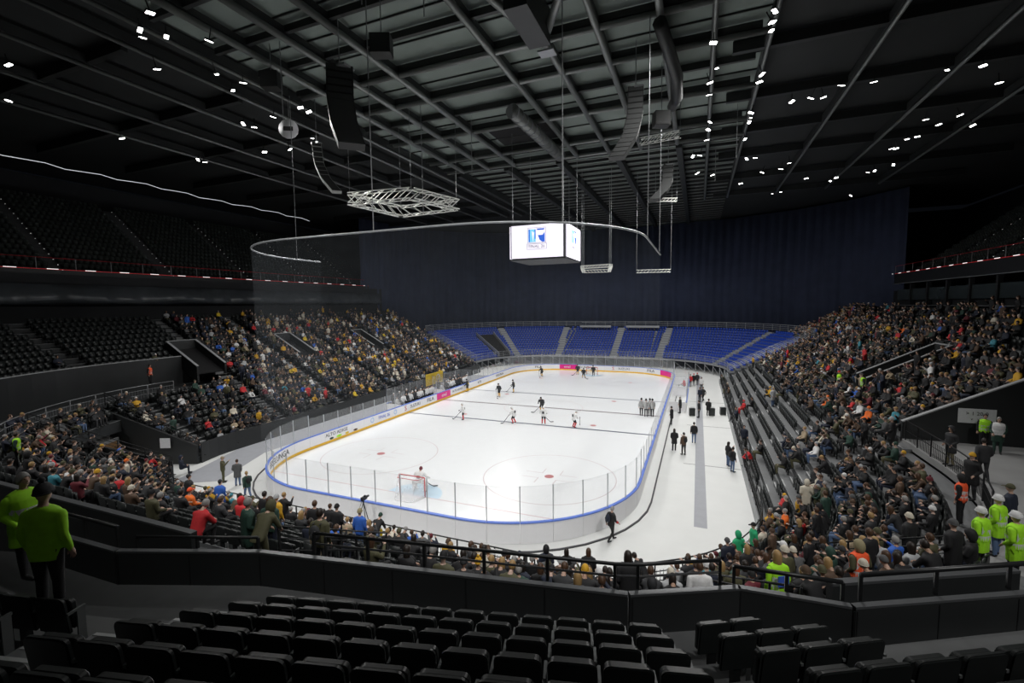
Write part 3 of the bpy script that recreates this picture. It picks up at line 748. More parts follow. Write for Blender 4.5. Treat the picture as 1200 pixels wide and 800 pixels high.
# aisle stairs with pale nosings
def aisle(sg, t, k0, k1, lb):
    if k1 <= k0: return
    p0, o = bowl(sg, t, k0*PITCHD); a = empty('aisle_stair', (p0.x, p0.y, bz(k0)), math.atan2(o.y, o.x)-math.pi/2); tag(a, lb, 'stairs', kind='structure')
    me = MB(); me.box((0, .2, .105), (1.1, .4, .21)); me = me.mesh('step', CONC); nz = MB(); nz.box((0, .03, .213), (1.1, .06, .006)); nz = nz.mesh('nosing', NOSING)
    for k in range(k0, k1):
        s_ = link('step', me, a, (0, (k-k0)*PITCHD+.4, (k-k0)*RISE)); link('nosing', nz, s_)
        link('nosing', nz, a, (0, (k-k0)*PITCHD, (k-k0)*RISE-.205))
for sg, al in AISLES.items():
    for i, t in enumerate(al):
        k1 = KU if (sg in 'LR' and t > -18.6) else 9
        aisle(sg, t, 0, k1, 'pale edged aisle steps, %s along the %s' % (ordinal(i+1), {'L':'left stand','R':'right stand','N':'near stand','CL':'near left corner','CR':'near right corner'}[sg]))
aisle('CL', 90-1.5, 14, KU, 'pale edged aisle steps climbing beside the empty upper seats')

# ================================================================== demountable blue stand at the far end
BB_H, BB_Y, BB_R = 20.5, 38.0, 12.5
BLZ0, BLR = 1.8, .4
def blue(t, d):
    """t from 0 (right wing end) to 1 (left wing end)"""
    ys = 24.0; L1 = BB_Y-BB_R-ys; La = math.pi/2*BB_R; L2 = 2*(BB_H-BB_R); T = 2*L1+2*La+L2; s = t*T
    if s < L1: return Vector((BB_H+d, ys+s)), Vector((1, 0))
    s -= L1
    if s < La: a = s/BB_R; o = Vector((math.cos(a), math.sin(a))); return Vector((BB_H-BB_R, BB_Y-BB_R))+o*(BB_R+d), o
    s -= La
    if s < L2: return Vector((BB_H-BB_R-s, BB_Y+d)), Vector((0, 1))
    s -= L2
    if s < La: a = math.pi/2+s/BB_R; o = Vector((math.cos(a), math.sin(a))); return Vector((-BB_H+BB_R, BB_Y-BB_R))+o*(BB_R+d), o
    s -= La
    return Vector((-BB_H-d, BB_Y-BB_R-s)), Vector((-1, 0))
BKN = 13
BA = [0.14, .335, .475, .66, .80]         # aisle places
BV = (.83, .875)                          # entrance cut in the left wing
cuts = [0]+BA+[1]
steel = M('bleacher_steel', (.3,.31,.33), .5, .4)
for bi in range(len(cuts)-1):
    t0, t1 = cuts[bi], cuts[bi+1]
    n = max(2, int((t1-t0)*24)); b = MB()
    for k in range(BKN):
        for i in range(n):
            ta, tb = t0+(t1-t0)*i/n, t0+(t1-t0)*(i+1)/n
            q = [blue(ta, k*.8)[0], blue(tb, k*.8)[0], blue(tb, (k+1)*.8)[0], blue(ta, (k+1)*.8)[0]]
            b.prism([(p.x, p.y) for p in q], BLZ0+BLR*k-.3, BLZ0+BLR*k)
    o_ = b.build('bleacher_block', steel); fix_normals(o_.data)
    tag(o_, '%s grey steel bleacher block of the blue seats, counted from the right' % ordinal(bi+1), 'bleacher', kind='structure')
    for t in (t0,) if bi else ():
        st_ = empty('aisle_stair', (0,0,0)); tag(st_, 'grey aisle steps, %s from the right between blue seat blocks' % ordinal(bi), 'stairs', kind='structure')
        for k in range(BKN):
            p, o = blue(t, k*.8+.3); MB().box((p.x, p.y, BLZ0+BLR*k+.1), (.4, 1.3, .2), 0, math.atan2(o.y, o.x)).build('step', GALV, st_)
b = MB(); b.box((0, -.12, .28), (.42, .05, .34)); b.box((0, .06, .1), (.42, .36, .06)); b.box((0, -.1, .04), (.1, .1, .1))
bsm = b.mesh('blue_seat', BLUESEAT); BS = []
T_ = 2*(BB_Y-BB_R-24)+math.pi*BB_R+2*(BB_H-BB_R)
for k in range(BKN):
    d = k*.8+.45
    s = .3
    while True:
        # step by real spacing at this radius
        t = s/T_
        if t >= .995: break
        p, o = blue(t, d); rr = 1+d/BB_R if 0.02 < t < .98 and abs(o.x) < .999 and abs(o.y) < .999 else 1
        s += .56/rr
        if any(abs(t-a) < .011/rr*1.0 for a in BA) or (BV[0] < t < BV[1] and k < 9): continue
        BS.append((k, t, Vector((p.x, p.y, BLZ0+BLR*k)), math.atan2(o.x, -o.y)))
BS.sort(key=lambda q: (q[2]-CAMP).length)
rowcount = {}
for k, t, p, rz in sorted(BS[:300], key=lambda q: (q[0], q[1])):
    rowcount[k] = rowcount.get(k, 0)+1
    o_ = link('blue_seat', bsm, None, p, rz)
    tag(o_, 'empty blue seat in the far right wing, %s row up, %s from the right end' % (ordinal(k+1), ordinal(rowcount[k])), 'seat', 'blue seats of the far stand')
V, T, P = join_copies('x', tri_base(bsm), [(p.x, p.y, p.z, rz, 1) for k, t, p, rz in BS[300:]], [BLUESEAT])
o_ = link('blue_seat_rows', np_mesh('blue_seat_rows', V, T, [BLUESEAT])); tag(o_, 'curving rows of empty blue seats beyond the far end of the rink', 'seats', kind='stuff')
# rails and scaffold of the blue stand
fr = [blue(i/28, -.1)[0] for i in range(29)]
railing('guard_rail', [(p.x, p.y, BLZ0) for p in fr], 1.1, 'grey steel rail along the front of the blue stand', 2, 2.2, .03, GALV, .3)
bk = [blue(i/28, BKN*.8+.1)[0] for i in range(29)]
railing('guard_rail', [(p.x, p.y, BLZ0+BLR*BKN) for p in bk], 1.1, 'grey steel rail along the top of the blue stand', 3, 2.4, .04, GALV)
for t, lb in ((0.0, 'right'), (1.0, 'left')):
    e = [(*blue(t, d)[0], BLZ0+BLR*d/.8) for d in (0, BKN*.8)]
    railing('guard_rail', e, 1.1, 'sloping grey steel rail at the %s end of the blue stand' % lb, 4, 1.3, .04, GALV, .3)
    sc = empty('scaffold', e[0]); tag(sc, 'grey steel scaffold legs under the %s end of the blue stand' % lb, 'scaffold')
    for j in range(9):
        p, o = blue(t, j*1.3); z = BLZ0+BLR*j*1.3/.8-.2
        MB().bar((p.x-e[0][0], p.y-e[0][1], -e[0][2]), (p.x-e[0][0], p.y-e[0][1], z-e[0][2]), .07, .07).build('upright', GALV, sc)
        if j:
            p2, _ = blue(t, (j-1)*1.3); MB().bar((p2.x-e[0][0], p2.y-e[0][1], -e[0][2]+.1), (p.x-e[0][0], p.y-e[0][1], z-e[0][2]-.1), .05, .05).build('brace', GALV, sc)
sc = empty('scaffold', (*fr[0], 0)); tag(sc, 'grey steel scaffold legs below the front of the blue stand', 'scaffold')
for i in range(28):
    p, p2 = fr[i]-fr[0], fr[i+1]-fr[0]
    MB().bar((p.x, p.y, 0), (p.x, p.y, BLZ0-.3), .08, .08).build('upright', GALV, sc)
    MB().bar((p.x, p.y, .1), (p2.x, p2.y, BLZ0-.4), .05, .05).build('brace', GALV, sc)
# entrance through the left wing
v = empty('vomitory', (*blue((BV[0]+BV[1])/2, 0)[0], BLZ0)); tag(v, 'dark entrance with grey steel sides cutting the left blue wing', 'entrance')
for t in BV:
    p0, p1 = blue(t, 0)[0], blue(t, 7.2)[0]; z0, z1 = BLZ0, BLZ0+BLR*9
    b = MB(); o0 = v.location
    b.add([(p0.x, p0.y, z0-1.5), (p0.x, p0.y, z0+.9), (p1.x, p1.y, z1-1), (p1.x, p1.y, z1+.9)], [(0,1,3,2)])
    b.v = [(x-o0.x, y-o0.y, z-o0.z) for x, y, z in b.v]; wl = b.build('side_wall', steel, v)
    sl = wl.modifiers.new('thick', 'SOLIDIFY'); sl.thickness = .12
q = [blue(BV[0], .1)[0], blue(BV[1], .1)[0], blue(BV[1], 7.2)[0], blue(BV[0], 7.2)[0]]; zz = [BLZ0+.05, BLZ0+.05, BLZ0+BLR*9+.05, BLZ0+BLR*9+.05]
MB().add([(p.x-v.location.x, p.y-v.location.y, z-v.location.z+.3) for p, z in zip(q, zz)]+[(p.x-v.location.x, p.y-v.location.y, z-v.location.z+.1) for p, z in zip(q, zz)], [(0,1,2,3),(7,6,5,4),(0,4,5,1),(1,5,6,2),(2,6,7,3),(3,7,4,0)]).build('shade_sheet', MATS['void_shade_black'], v)  # near-black slab paints the unlit inside of this entrance
# press tables on top row
for t, lb in ((.565, 'left'), (.40, 'right')):
    p, o = blue(t, BKN*.8-1.2); c_ = empty('camera_platform', (p.x, p.y, BLZ0+BLR*12), math.atan2(o.y, o.x)-math.pi/2); tag(c_, 'dark camera platform at the top of the blue stand, %s of the middle' % lb, 'platform')
    MB().box((0,0,.35), (6.5,1.6,.1)).build('deck', steel, c_); MB().box((0,-.8,.55), (6.5,.05,.35)).build('fascia', GALV, c_)
    for x in (-3,0,3): MB().box((x,.6,.15), (.08,.08,.35)).build('leg', GALV, c_)
    MB().tube([(-3.2,.7,1.3),(3.2,.7,1.3)], .03, 6).build('rail', GALV, c_)

# ================================================================== far drape, walls, balconies
CU = [(-44,22),(-43,30),(-39.5,40),(-32,48),(-20,53.5),(-5,56),(8,56),(22,54),(32,50),(39.5,44.5),(45,37.5)]
b = MB(); F = []; V = []; n = 0
dense = []
for i in range(len(CU)-1):
    a, c_ = Vector(CU[i]), Vector(CU[i+1]); m = int((c_-a).length/.45)
    for j in range(m): dense.append(a.lerp(c_, j/m))
dense.append(Vector(CU[-1]))
for i, p in enumerate(dense):
    q = dense[min(i+1, len(dense)-1)]-dense[max(i-1, 0)]; nn = Vector((-q.y, q.x)).normalized()*(.16*math.sin(i*1.9)+.06*math.sin(i*.7)); p = p+nn
    V += [(p.x, p.y, 3.0), (p.x, p.y, 28.6)]
F = [(2*i, 2*i+1, 2*i+3, 2*i+2) for i in range(len(dense)-1)]
cur = MB().add(V, F).build('wall_drape', CURTAIN, smooth=True); tag(cur, 'tall dark navy drape hanging behind the blue stand', 'drape', kind='structure')
sl = cur.modifiers.new('thick', 'SOLIDIFY'); sl.thickness = .04
def wallbox(name, c, sz, mat, label): return tag(MB().box(c, sz).build(name, mat), label, 'wall', kind='structure')
wallbox('wall_left', (-61, -2, 14), (.6, 130, 29), DARKWALL, 'black outer wall behind the left upper tier')
wallbox('wall_right', (61, -2, 14), (.6, 130, 29), DARKWALL, 'black outer wall behind the right upper tier')
wallbox('wall_near', (0, -66, 14), (122, .6, 29), DARKWALL, 'black outer wall behind the camera')
wallbox('wall_far', (0, 62, 14), (122, .6, 29), DARKWALL, 'black outer wall behind the drape')
wallbox('wall_ledge_left', (-41.6, -14, 10.2), (4.4, 74, .4), DARKWALL, 'dark ledge behind the top left row')
wallbox('wall_under_left', (-43.6, -14, 11.8), (.4, 90, 7), DARKWALL, 'dark draped wall band above the top left row')
wallbox('wall_under_right', (44.2, 0, 9.5), (.4, 78, 7.5), DARKWALL, 'dark wall behind the top row of the right stand')
def balcony(s, y0, y1, lb):
    X = 44*s
    t = empty('balcony', (X, y0, 14.4)); tag(t, '%s upper tier balcony with red lit rail' % lb, 'balcony', kind='structure')
    L = y1-y0
    MB().box((s*8, L/2, .5), (16, L, 1.0)).build('slab', DARKWALL, t)
    MB().box((-s*.12, L/2, .62), (.2, L, 1.5)).build('fascia', PARAPET, t)
    MB().box((-s*.2, L/2, -.12), (.06, L, .07)).build('edge_trim', M('grey_edge_trim', (.3,.31,.32), .5), t)
    MB().tube([(-s*.1, 0, 2.55), (-s*.1, L, 2.55)], .03, 6).build('top_rail', REDP, t)
    MB().box((-s*.12, L/2, 1.42), (.08, L, .05)).build('red_strip', REDLED, t)
    n = int(L/3)
    for i in range(n+1):
        MB().box((-s*.1, L*i/n, 1.95), (.06, .06, 1.2)).build('post', M('pale_post', (.3,.31,.32), .5), t)
        MB().box((-s*.16, L*i/n+1.2, 1.45), (.06, .9, .06)).build('marker_lamp', DOTM, t)
    b = MB()
    for k in range(16): b.box((s*(2.2+k*.8), L/2, 1.2+k*.3), (.8, L, .6+.6*k))
    b.build('terrace', DARKCONC, t)
    pl = []
    for k in range(16):
        for j in range(int(L/.56)):
            y = (j+.5)*.56
            if (y % 11) < 1.3: continue
            pl.append((s*(2.2+k*.8), y, 1.5+k*.6, math.pi/2*s, 1))
    V, T, P = join_copies('x', LOWSEAT, pl, [BLACKSEAT])
    o_ = link('seat_rows', np_mesh('seat_rows', V, T, [M('upper_seat', (.045,.055,.05), .6)]), t); tag(o_, kind='stuff')
    for a in range(1, int(L/11)+1):
        y = a*11+.6
        for k in range(16):
            MB().box((s*(1.85+k*.8), y+.55, 1.52+k*.6), (.05, .07, .03)).build('step_lamp', DOTM, t)
    return t
balcony(-1, -34, 28, 'left'); balcony(1, -4, 38, 'right')
# sagging light cable along the left roof edge
pts = [(-43.5, -34+i*1.5, 26.1+.12*math.sin(i*2.1)+.05*math.sin(i*.6)) for i in range(30)]
ls = MB().tube(pts, .035, 5).build('light_cable', STRIPM); tag(ls, 'thin glowing cable sagging along the left edge of the roof', 'light')
V = []
for i in range(160):
    y = -34+i*.38; a_ = .12*math.sin(i*.9)+.2*math.sin(i*.23); sag = .35*abs(math.sin(i*.11))
    V += [(-43.0+a_*.3, y, 14.3), (-42.7+a_, y, 13.5-sag), (-42.4+a_*1.2, y, 13.0-sag), (-42.9+a_*.4, y, 12.2)]
dr = MB().add(V, [(4*i+j, 4*i+j+1, 4*i+j+5, 4*i+j+4) for i in range(159) for j in range(3)]).build('swag_drape', M('glossy_black_cloth', (.09,.1,.11), .25, 0, .3, .8), smooth=True)
tag(dr, 'glossy black cloth swag hanging under the left balcony', 'drape'); sl = dr.modifiers.new('thick', 'SOLIDIFY'); sl.thickness = .03
# suites on the right under the balcony
su = empty('suite_front', (43.6, -4, 11)); tag(su, 'glazed suite band below the right balcony', 'suite', kind='structure')
for i in range(8):
    MB().box((0, 2.5+i*5, 1.6), (.06, 4.6, 1.5)).build('pane', M('suite_glass', (.05,.065,.065), .25, 0, .2, .3), su)
    MB().box((0, i*5, 1.6), (.4, .35, 3)).build('pillar', DARKWALL, su)
MB().box((-.4, 20, .1), (.5, 40, .08)).build('counter', GREYMET, su)
MB().box((-.9, 20, -.6), (.4, 40, .06)).build('counter', GREYMET, su)

# ================================================================== roof
RZD, RZP = 28.85, 28.0
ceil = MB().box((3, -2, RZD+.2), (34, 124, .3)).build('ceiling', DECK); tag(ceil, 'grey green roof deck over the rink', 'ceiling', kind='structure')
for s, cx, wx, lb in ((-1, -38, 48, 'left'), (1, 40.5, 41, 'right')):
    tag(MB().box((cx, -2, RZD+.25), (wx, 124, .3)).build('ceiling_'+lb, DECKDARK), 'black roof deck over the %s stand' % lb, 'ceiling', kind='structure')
def pipe(a, b_, r, mat, name='roof_pipe'): return MB().tube([a, b_], r, 8).build(name, mat, ceil, smooth=True)
for x in (-10.7, -7.4, -4.0, 3.5, 7.0, 10.3, 13.9):
    pipe((x, -34, RZP), (x, 2.0, RZP), .22, PIPE); MB().box((x, -16, RZP+.42), (.25, 36, .4)).build('roof_beam', BEAM, ceil)
for x in (-34, -28, -22, -16.8, -13.9, 16.8, 20.0, 26.5, 32.7, 39):
    MB().box((x, -4, RZP+.35), (.35, 70, .6)).build('roof_beam', BEAM, ceil); pipe((x, -38, RZP-.1), (x, 30, RZP-.1), .12, PIPE)
for y in (-36, -31, -27.1, -23.9, -20.5, -16.2, -12.4, -8.8, -2.0, 2.0):
    big = y in (-20.5, -16.2, -8.8, -2.0, 2.0)
    MB().box((3, y, RZP+.5), (33, .26, .42)).build('roof_beam', BEAM, ceil)
    if big:
        pipe((-13, y, RZP+.1), (20, y, RZP+.1), .2, PIPE)
for y in (-40, -30, -22, -14, -6, 2, 10, 20, 30):
    for sx in (-1, 1): MB().box((sx*33+3*0, y, RZP+.45), (30, .4, .7)).build('roof_beam', BEAM, ceil)
for i in range(24):
    y = 4.4+i*2.1
    MB().box((3, y, RZD-.12), (34, .22, .35)).build('purlin', BEAM, ceil)
    MB().box((3, y-.35, RZD-.02), (34, .3, .06)).build('purlin_flange', PIPE, ceil)
for x in (-12, -5.5, 1, 7.5, 14):
    MB().box((x, 28, RZP+.3), (.6, 50, .9)).build('roof_beam', BEAM, ceil)
for i in range(14):
    y = -33+i*2.6; MB().box((3, y, RZD-.02), (34, .06, .1)).build('deck_joint', BEAM, ceil)
# roof opening with duct
op = MB(); op.box((-.2, -5.4, RZD+.02), (6.4, 6.2, .1)); op.build('roof_hatch_shade', MATS['void_shade_black'], ceil)  # flat black plate under the deck, painted darkness of the opening
du = empty('air_duct', (2.2, -14, 27.1)); tag(du, 'ribbed silver air duct beside the dark roof hatch', 'duct')
MB().tube([(0,0,0), (.4,12,0)], .55, 12).build('tube', PIPE, du, smooth=True)
for i in range(13): MB().tube([(.033*i, i, 0), (.033*i+.003, i+.1, 0)], .6, 12).build('rib', GREYMET, du)
# central node
nd = empty('roof_node', (7.2, -24, RZP-.4)); tag(nd, 'heavy black roof node with two raking struts above the camera', 'roof node')
MB().box((0, 0, .3), (1.3, 4, 2.0)).build('box_girder', BEAM, nd)
for dx, dy in ((-3.2, -3.6), (3.6, -2.5)): MB().tube([(0, 2.6, -.2), (dx, dy, 1.6)], .25, 8).build('strut', PIPE, nd, smooth=True)
MB().box((.1, 3.1, -.5), (1.0, .8, .1)).build('plate', GREYMET, nd)
# duct hoses over right
hz = [gp(800-3*i, 20+i*8, 27) for i in range(0)]
def hose(pts, r, label):
    t = MB().tube(pts, r, 8).build('flexible_duct', BEAM, smooth=True); tag(t, label, 'duct')
hose([(13.9, -21, 27.3), (14.2, -18.5, 27.1), (14.6, -16, 26.5), (14.5, -13.5, 26.1), (14.1, -11, 26.6)], .4, 'black flexible duct drooping from the roof right of the centre')
# lamps on the roof: position from where they hang, all real fixtures facing down
LAMP_PIX = [(836,50),(840,80),(832,97),(831,111),(832,143),(830,152),(828,164),(908,13),(905,26),(904,36),(893,87),(890,96),(880,132),(880,138),(878,143),(873,163),
 (164,35),(167,44),(245,48),(184,81),(254,87),(273,106),(195,43),(285,97),(320,137),(176,15),(143,162),
 (285,145),(298,149),(232,187),(240,190),(352,126),(362,131),(366,162),(310,178),(340,175),(10,76),(10,118),
 (986,100),(1024,96),(1110,82),(1152,77),(965,114),(928,119),(1171,97),(1085,140),(1125,135),(1063,163),(1045,174),(1100,146),(1140,147),
 (885,185),(875,186),(820,182),(817,203),(812,183),(835,205),(868,215),(893,202),(925,191),(915,198),(945,209),(973,212),(980,208),(905,227),(915,225),(1017,202),(1025,200),(1047,193),(1050,174),(1075,160),(997,229),(950,115)]
lm_b = MB().box((0,0,.06), (.42,.24,.1)).mesh('housing', BEAM); lm_l = MB().box((0,0,-.012), (.38,.2,.024)).mesh('lens', LAMPM); lm_y = MB().box((0,0,.4), (.05,.05,.6)).mesh('yoke', BLACKMET)
for i, (x, y) in enumerate(LAMP_PIX):
    p = gp(x, y, 27.0 if y < 170 else 26.0)
    t = empty('roof_lamp', p, RNG.uniform(0, 3)); t.rotation_euler = (RNG.uniform(-.35,.35), RNG.uniform(-.35,.35), RNG.uniform(0, 3))
    side = 'left' if x < 400 else ('centre right' if x < 960 else 'right'); 
    grp = [q for q in LAMP_PIX if (q[0] < 400) == (x < 400) and (400 <= q[0] < 960) == (400 <= x < 960)]; grp.sort()
    tag(t, 'bright white roof lamp on the %s side, %s of its cluster from the left' % (side, ordinal(grp.index((x, y))+1)), 'lamp', 'white lamps under the roof')
    link('housing', lm_b, t); link('lens', lm_l, t); link('yoke', lm_y, t)
# truss frames
def truss_bar(b, a, c_, s=.4, r=.03):
    a, c_ = Vector(a), Vector(c_); d = (c_-a); L = d.length; d.normalize(); up = Vector((0,0,1)); x = d.cross(up).normalized()
    co = [x*(s/2*i)+up*(s/2*j) for i in (-1,1) for j in (-1,1)]
    r = max(r, s*.055)
    for c in co: b.tube([a+c, c_+c], r, 5)
    n = max(2, round(L/s/1.2))
    for i in range(n):
        p, q = a+d*(L*i/n), a+d*(L*(i+1)/n)
        for i0, i1 in ((0,1),(2,3),(0,2),(1,3)): b.tube([p+co[i0], q+co[i1]], r*.8, 4)
def truss_frame(name, corners, label, s=.5, hang=28.98):
    t = empty(name, corners[0]); tag(t, label, 'truss'); o0 = Vector(corners[0])
    C = [Vector(c)-o0 for c in corners]
    for i in range(len(C) if len(C) > 2 else 1):
        b = MB(); truss_bar(b, C[i], C[(i+1) % len(C)], s); b.build('truss_side', TRUSSM, t)
    for c in C: MB().tube([c, (c.x, c.y, hang-o0.z)], .02, 4).build('hanger', GREYMET, t)
    return t
truss_frame('lighting_truss', [gp(410,233,21), gp(482,227,21.2), gp(535,240,21), gp(470,248,20.6)], 'square silver box truss hanging left of the screens', .85)
truss_frame('lighting_truss', [gp(750,166,26), gp(797,157,26)], 'short silver truss hanging under the roof right of centre', .5)
truss_frame('lighting_truss', [gp(682,313,16.5), gp(716,311,16.5), gp(714,317,16.2), gp(684,318,16.2)], 'small silver truss frame below the screen cube', .35)
truss_frame('lighting_truss', [gp(746,318,16), gp(786,317,16)], 'thin silver truss bar right of the screen cube', .35)
truss_frame('lighting_truss', [gp(768,234,25), gp(793,234,25)], 'tiny silver truss below the small speaker array', .4)
# line arrays: curved strings of cabinets
CABM = M('speaker_black', (.012,.013,.013), .5); CABL = M('speaker_pale_grille', (.3,.31,.3), .5)
def line_array(x0, y0, pts, z, n, w, label, mat, dep, hz_):
    P = [gd(px, py, dep) for px, py in pts]
    t = empty('speaker_array', P[0]); tag(t, label, 'loudspeaker')
    fine = []
    for i in range(n):
        s = i/(n-1)*(len(P)-1); j = min(int(s), len(P)-2); fine.append(P[j].lerp(P[j+1], s-j)-P[0])
    for i, p in enumerate(fine):
        d = (fine[min(i+1, n-1)]-fine[max(i-1, 0)]).normalized(); h = (fine[1]-fine[0]).length*.94
        side = (P[0]-CAMP).cross(Vector((0,0,1))).normalized(); nrm = side.cross(d).normalized()
        m = Matrix((side, nrm, d)).transposed()
        cb = MB().box(p, (w, w*.55, h), 0, 0, m).build('cabinet', mat, t)
        MB().box(p+m@Vector((0, -w*.29, 0)), (w*.9, .02, h*.8), 0, 0, m).build('grille', CABM if mat is CABL else M('speaker_grille', (.03,.032,.032), .6), cb)
    MB().tube([(0,0,0), (0,0,28.98-P[0].z)], .03, 5).build('hanger', GREYMET, t)
    MB().box((0,0,.15), (w, w*.6, .12)).build('fly_frame', GREYMET, t)
line_array(0,0,[(398,84),(399,120),(403,145),(411,168)], 0, 14, 1.5, 'large black curved speaker array hanging left of centre', CABM, 27, 28)
line_array(0,0,[(371,170),(374,192),(382,210),(393,223)], 0, 12, .75, 'pale curved speaker array beyond the large black one', CABL, 38, 28)
line_array(0,0,[(745,106),(744,135),(738,160),(724,183)], 0, 14, 1.0, 'black curved speaker array with bright bolts right of centre', CABM, 30, 28)
line_array(0,0,[(783,195),(782,212),(777,224),(768,233)], 0, 10, 1.0, 'small distant black curved speaker array right of the screens', CABM, 46, 28)
for px, py, dep, lb in ((447,54,25,'black square speaker box under the left roof pipes'), (318,95,30,'black speaker box among the left roof lamps'), (775,140,33,'black speaker box beside the right curved array')):
    p = gd(px, py, dep); t = empty('speaker_box', p, .4); tag(t, lb, 'loudspeaker')
    MB().box((0,0,0), (1.1,.8,1.0)).build('cabinet', CABM, t); MB().box((0,-.41,0), (1.0,.02,.9)).build('grille', M('speaker_grille', (.03,.032,.032), .6), t); MB().tube([(0,0,.5),(0,0,28.98-p.z)], .025, 4).build('hanger', GREYMET, t)
p = gd(339,152,36); t = empty('cable_reel', p, .5); tag(t, 'white round lamp dish among the left rigging', 'lamp')
b = MB(); b.tube([(0,-.2,0),(0,0,0),(0,.25,0)], [.75,.7,.2], 14); b.build('dish', WHITEB, t, smooth=True); MB().tube([(0,0,.6),(0,0,28.98-p.z)], .03, 5).build('hanger', GREYMET, t); MB().box((0,-.25,0), (.7,.1,.3)).build('bracket', BLACKMET, t)
# loose hanging cables
for i, (x, y0, y1, dep) in enumerate(((332,140,60,30),(496,250,165,40),(553,200,60,40),(667,262,170,60),(863,185,125,40),(838,212,160,50),(424,5,42,22),(497,20,50,24))):
    a, c_ = gd(x, y0, dep), gd(x, y1, dep); c_.x, c_.y = a.x, a.y; c_.z = 28.98
    t = MB().tube([a, (a+c_)/2, c_], .03, 5).build('hanging_cable', GREYMET); tag(t, 'thin hanging cable below the roof, %s of the loose ones from the left' % ordinal(sorted([332,496,553,667,863,838,424,497]).index(x)+1), 'cable', 'loose cables under the roof')

# ================================================================== screen cube
cx_, cy_, ch = 1.85, -4.4, 2.85
cube = empty('screen_cube', (cx_, cy_, 16.1)); tag(cube, 'hanging cube of four white video screens over the ice', 'scoreboard')
MB().box((0,0,1.75), (2*ch-.25, 2*ch-.25, 3.3)).build('frame', BEAM, cube)
MB().box((0,0,-.02), (2*ch-.1, 2*ch-.1, .12)).build('base', BEAM, cube)
for x in (-ch+.3, ch-.3):
    for y in (-ch+.3, ch-.3): MB().tube([(x,y,3.4), (x,y,12)], .02, 4).build('hanger', GREYMET, cube)
for i in range(4):
    q = Matrix.Rotation(i*math.pi/2, 4, 'Z')
    s_ = MB().box((0,-ch,1.65), (2*ch-.55, .1, 3.1)).build('screen', SCREEN, cube); s_.matrix_local = q
    def em(b, mat, nm): return b.build(nm, mat, s_)
    LG = [M('screen_blue_light', (.2,.6,.9), .5, 0, .02, 1, 0, .9), M('screen_blue_deep', (.03,.12,.6), .5, 0, .02, 1, 0, .9), M('screen_ink', (.03,.03,.06), .5)]
    yb = -ch-.056
    GREYO = M('screen_grey_outline', (.25,.25,.32), .5, 0, .02, 1, 0, .5)
    em(MB().box((0, yb+.004, 2.2), (1.86, .008, 1.44)), GREYO, 'logo_outline'); em(MB().box((0, yb, 2.2), (1.78, .008, 1.36)), SCREEN, 'logo_plate')
    em(MB().box((-.46, yb-.004, 2.17), (.74, .008, 1.2)), LG[0], 'logo'); em(MB().box((-.74, yb-.008, 2.17), (.12, .008, 1.2)), LG[1], 'logo'); em(MB().box((-.14, yb-.008, 2.3), (.1, .008, .9)), LG[1], 'logo')
    em(MB().box((.4, yb-.004, 2.74), (.72, .008, .14)), LG[1], 'logo')
    b = MB(); b.add([(.12,yb-.006,2.2),(.3,yb-.006,1.75),(.55,yb-.006,1.55),(.82,yb-.006,1.55),(.82,yb-.006,2.5),(.6,yb-.006,2.2)], [(0,1,2,3,4,5)]); em(b, LG[1], 'logo')
    b = MB(); b.add([(-.5,yb-.012,2.6),(-.36,yb-.012,1.6),(-.24,yb-.012,2.45)], [(0,1,2)]); em(b, SCREEN, 'logo_figure')
    em(MB().box((0, yb+.003, 1.15), (2.05, .008, .55)), GREYO, 'logo_outline'); em(MB().box((0, yb-.002, 1.15), (1.95, .008, .46)), SCREEN, 'logo_plate')
    flat_on(text_mesh('FINAL 26', .42), LG[2], s_, Vector((0, yb-.008, 1.15)), (1,0,0), (0,0,1), 'lettering')

# ================================================================== people
SKIN = [M('skin_light', (.52,.33,.25), .5), M('skin_tan', (.42,.25,.17), .5), M('skin_pale', (.6,.41,.33), .5)]
FAB = {}
def fab(name, rgb, rough=.75): FAB[name] = M('cloth_'+name.replace(' ', '_'), rgb, rough, 0, .22, 9, .15); return FAB[name]
for nm, c in (('black', (.009,.009,.0105)), ('dark navy', (.013,.018,.036)), ('charcoal', (.026,.027,.03)), ('dark grey', (.085,.087,.09)), ('olive', (.075,.072,.035)),
              ('brown', (.085,.05,.03)), ('beige', (.38,.3,.2)), ('cream', (.62,.57,.47)), ('white', (.72,.72,.72)), ('mustard', (.62,.34,.02)), ('yellow', (.75,.52,.03)),
              ('red', (.55,.025,.03)), ('burgundy', (.13,.015,.025)), ('blue', (.03,.12,.5)), ('green', (.02,.38,.16)), ('dark green', (.02,.055,.04)), ('orange', (.85,.16,.02)),
              ('fluorescent orange', (.95,.1,.025)), ('lime', (.38,.85,.02)), ('light grey', (.4,.41,.42)), ('jeans blue', (.08,.13,.24)), ('khaki', (.3,.26,.15)), ('teal', (.05,.25,.32)), ('pink', (.6,.2,.25)), ('silver', (.6,.62,.62))):
    fab(nm, c)
HAIR = {'dark hair': M('hair_dark', (.018,.012,.009), .5), 'brown hair': M('hair_brown', (.07,.035,.018), .5), 'blond hair': M('hair_blond', (.35,.22,.09), .5), 'grey hair': M('hair_grey', (.3,.29,.28), .5)}
EYE = M('eye_dark', (.02,.015,.012), .2); SHOE = M('shoe_black', (.012,.012,.013), .5)
PL = {}
def V3(*a): return Vector(a)
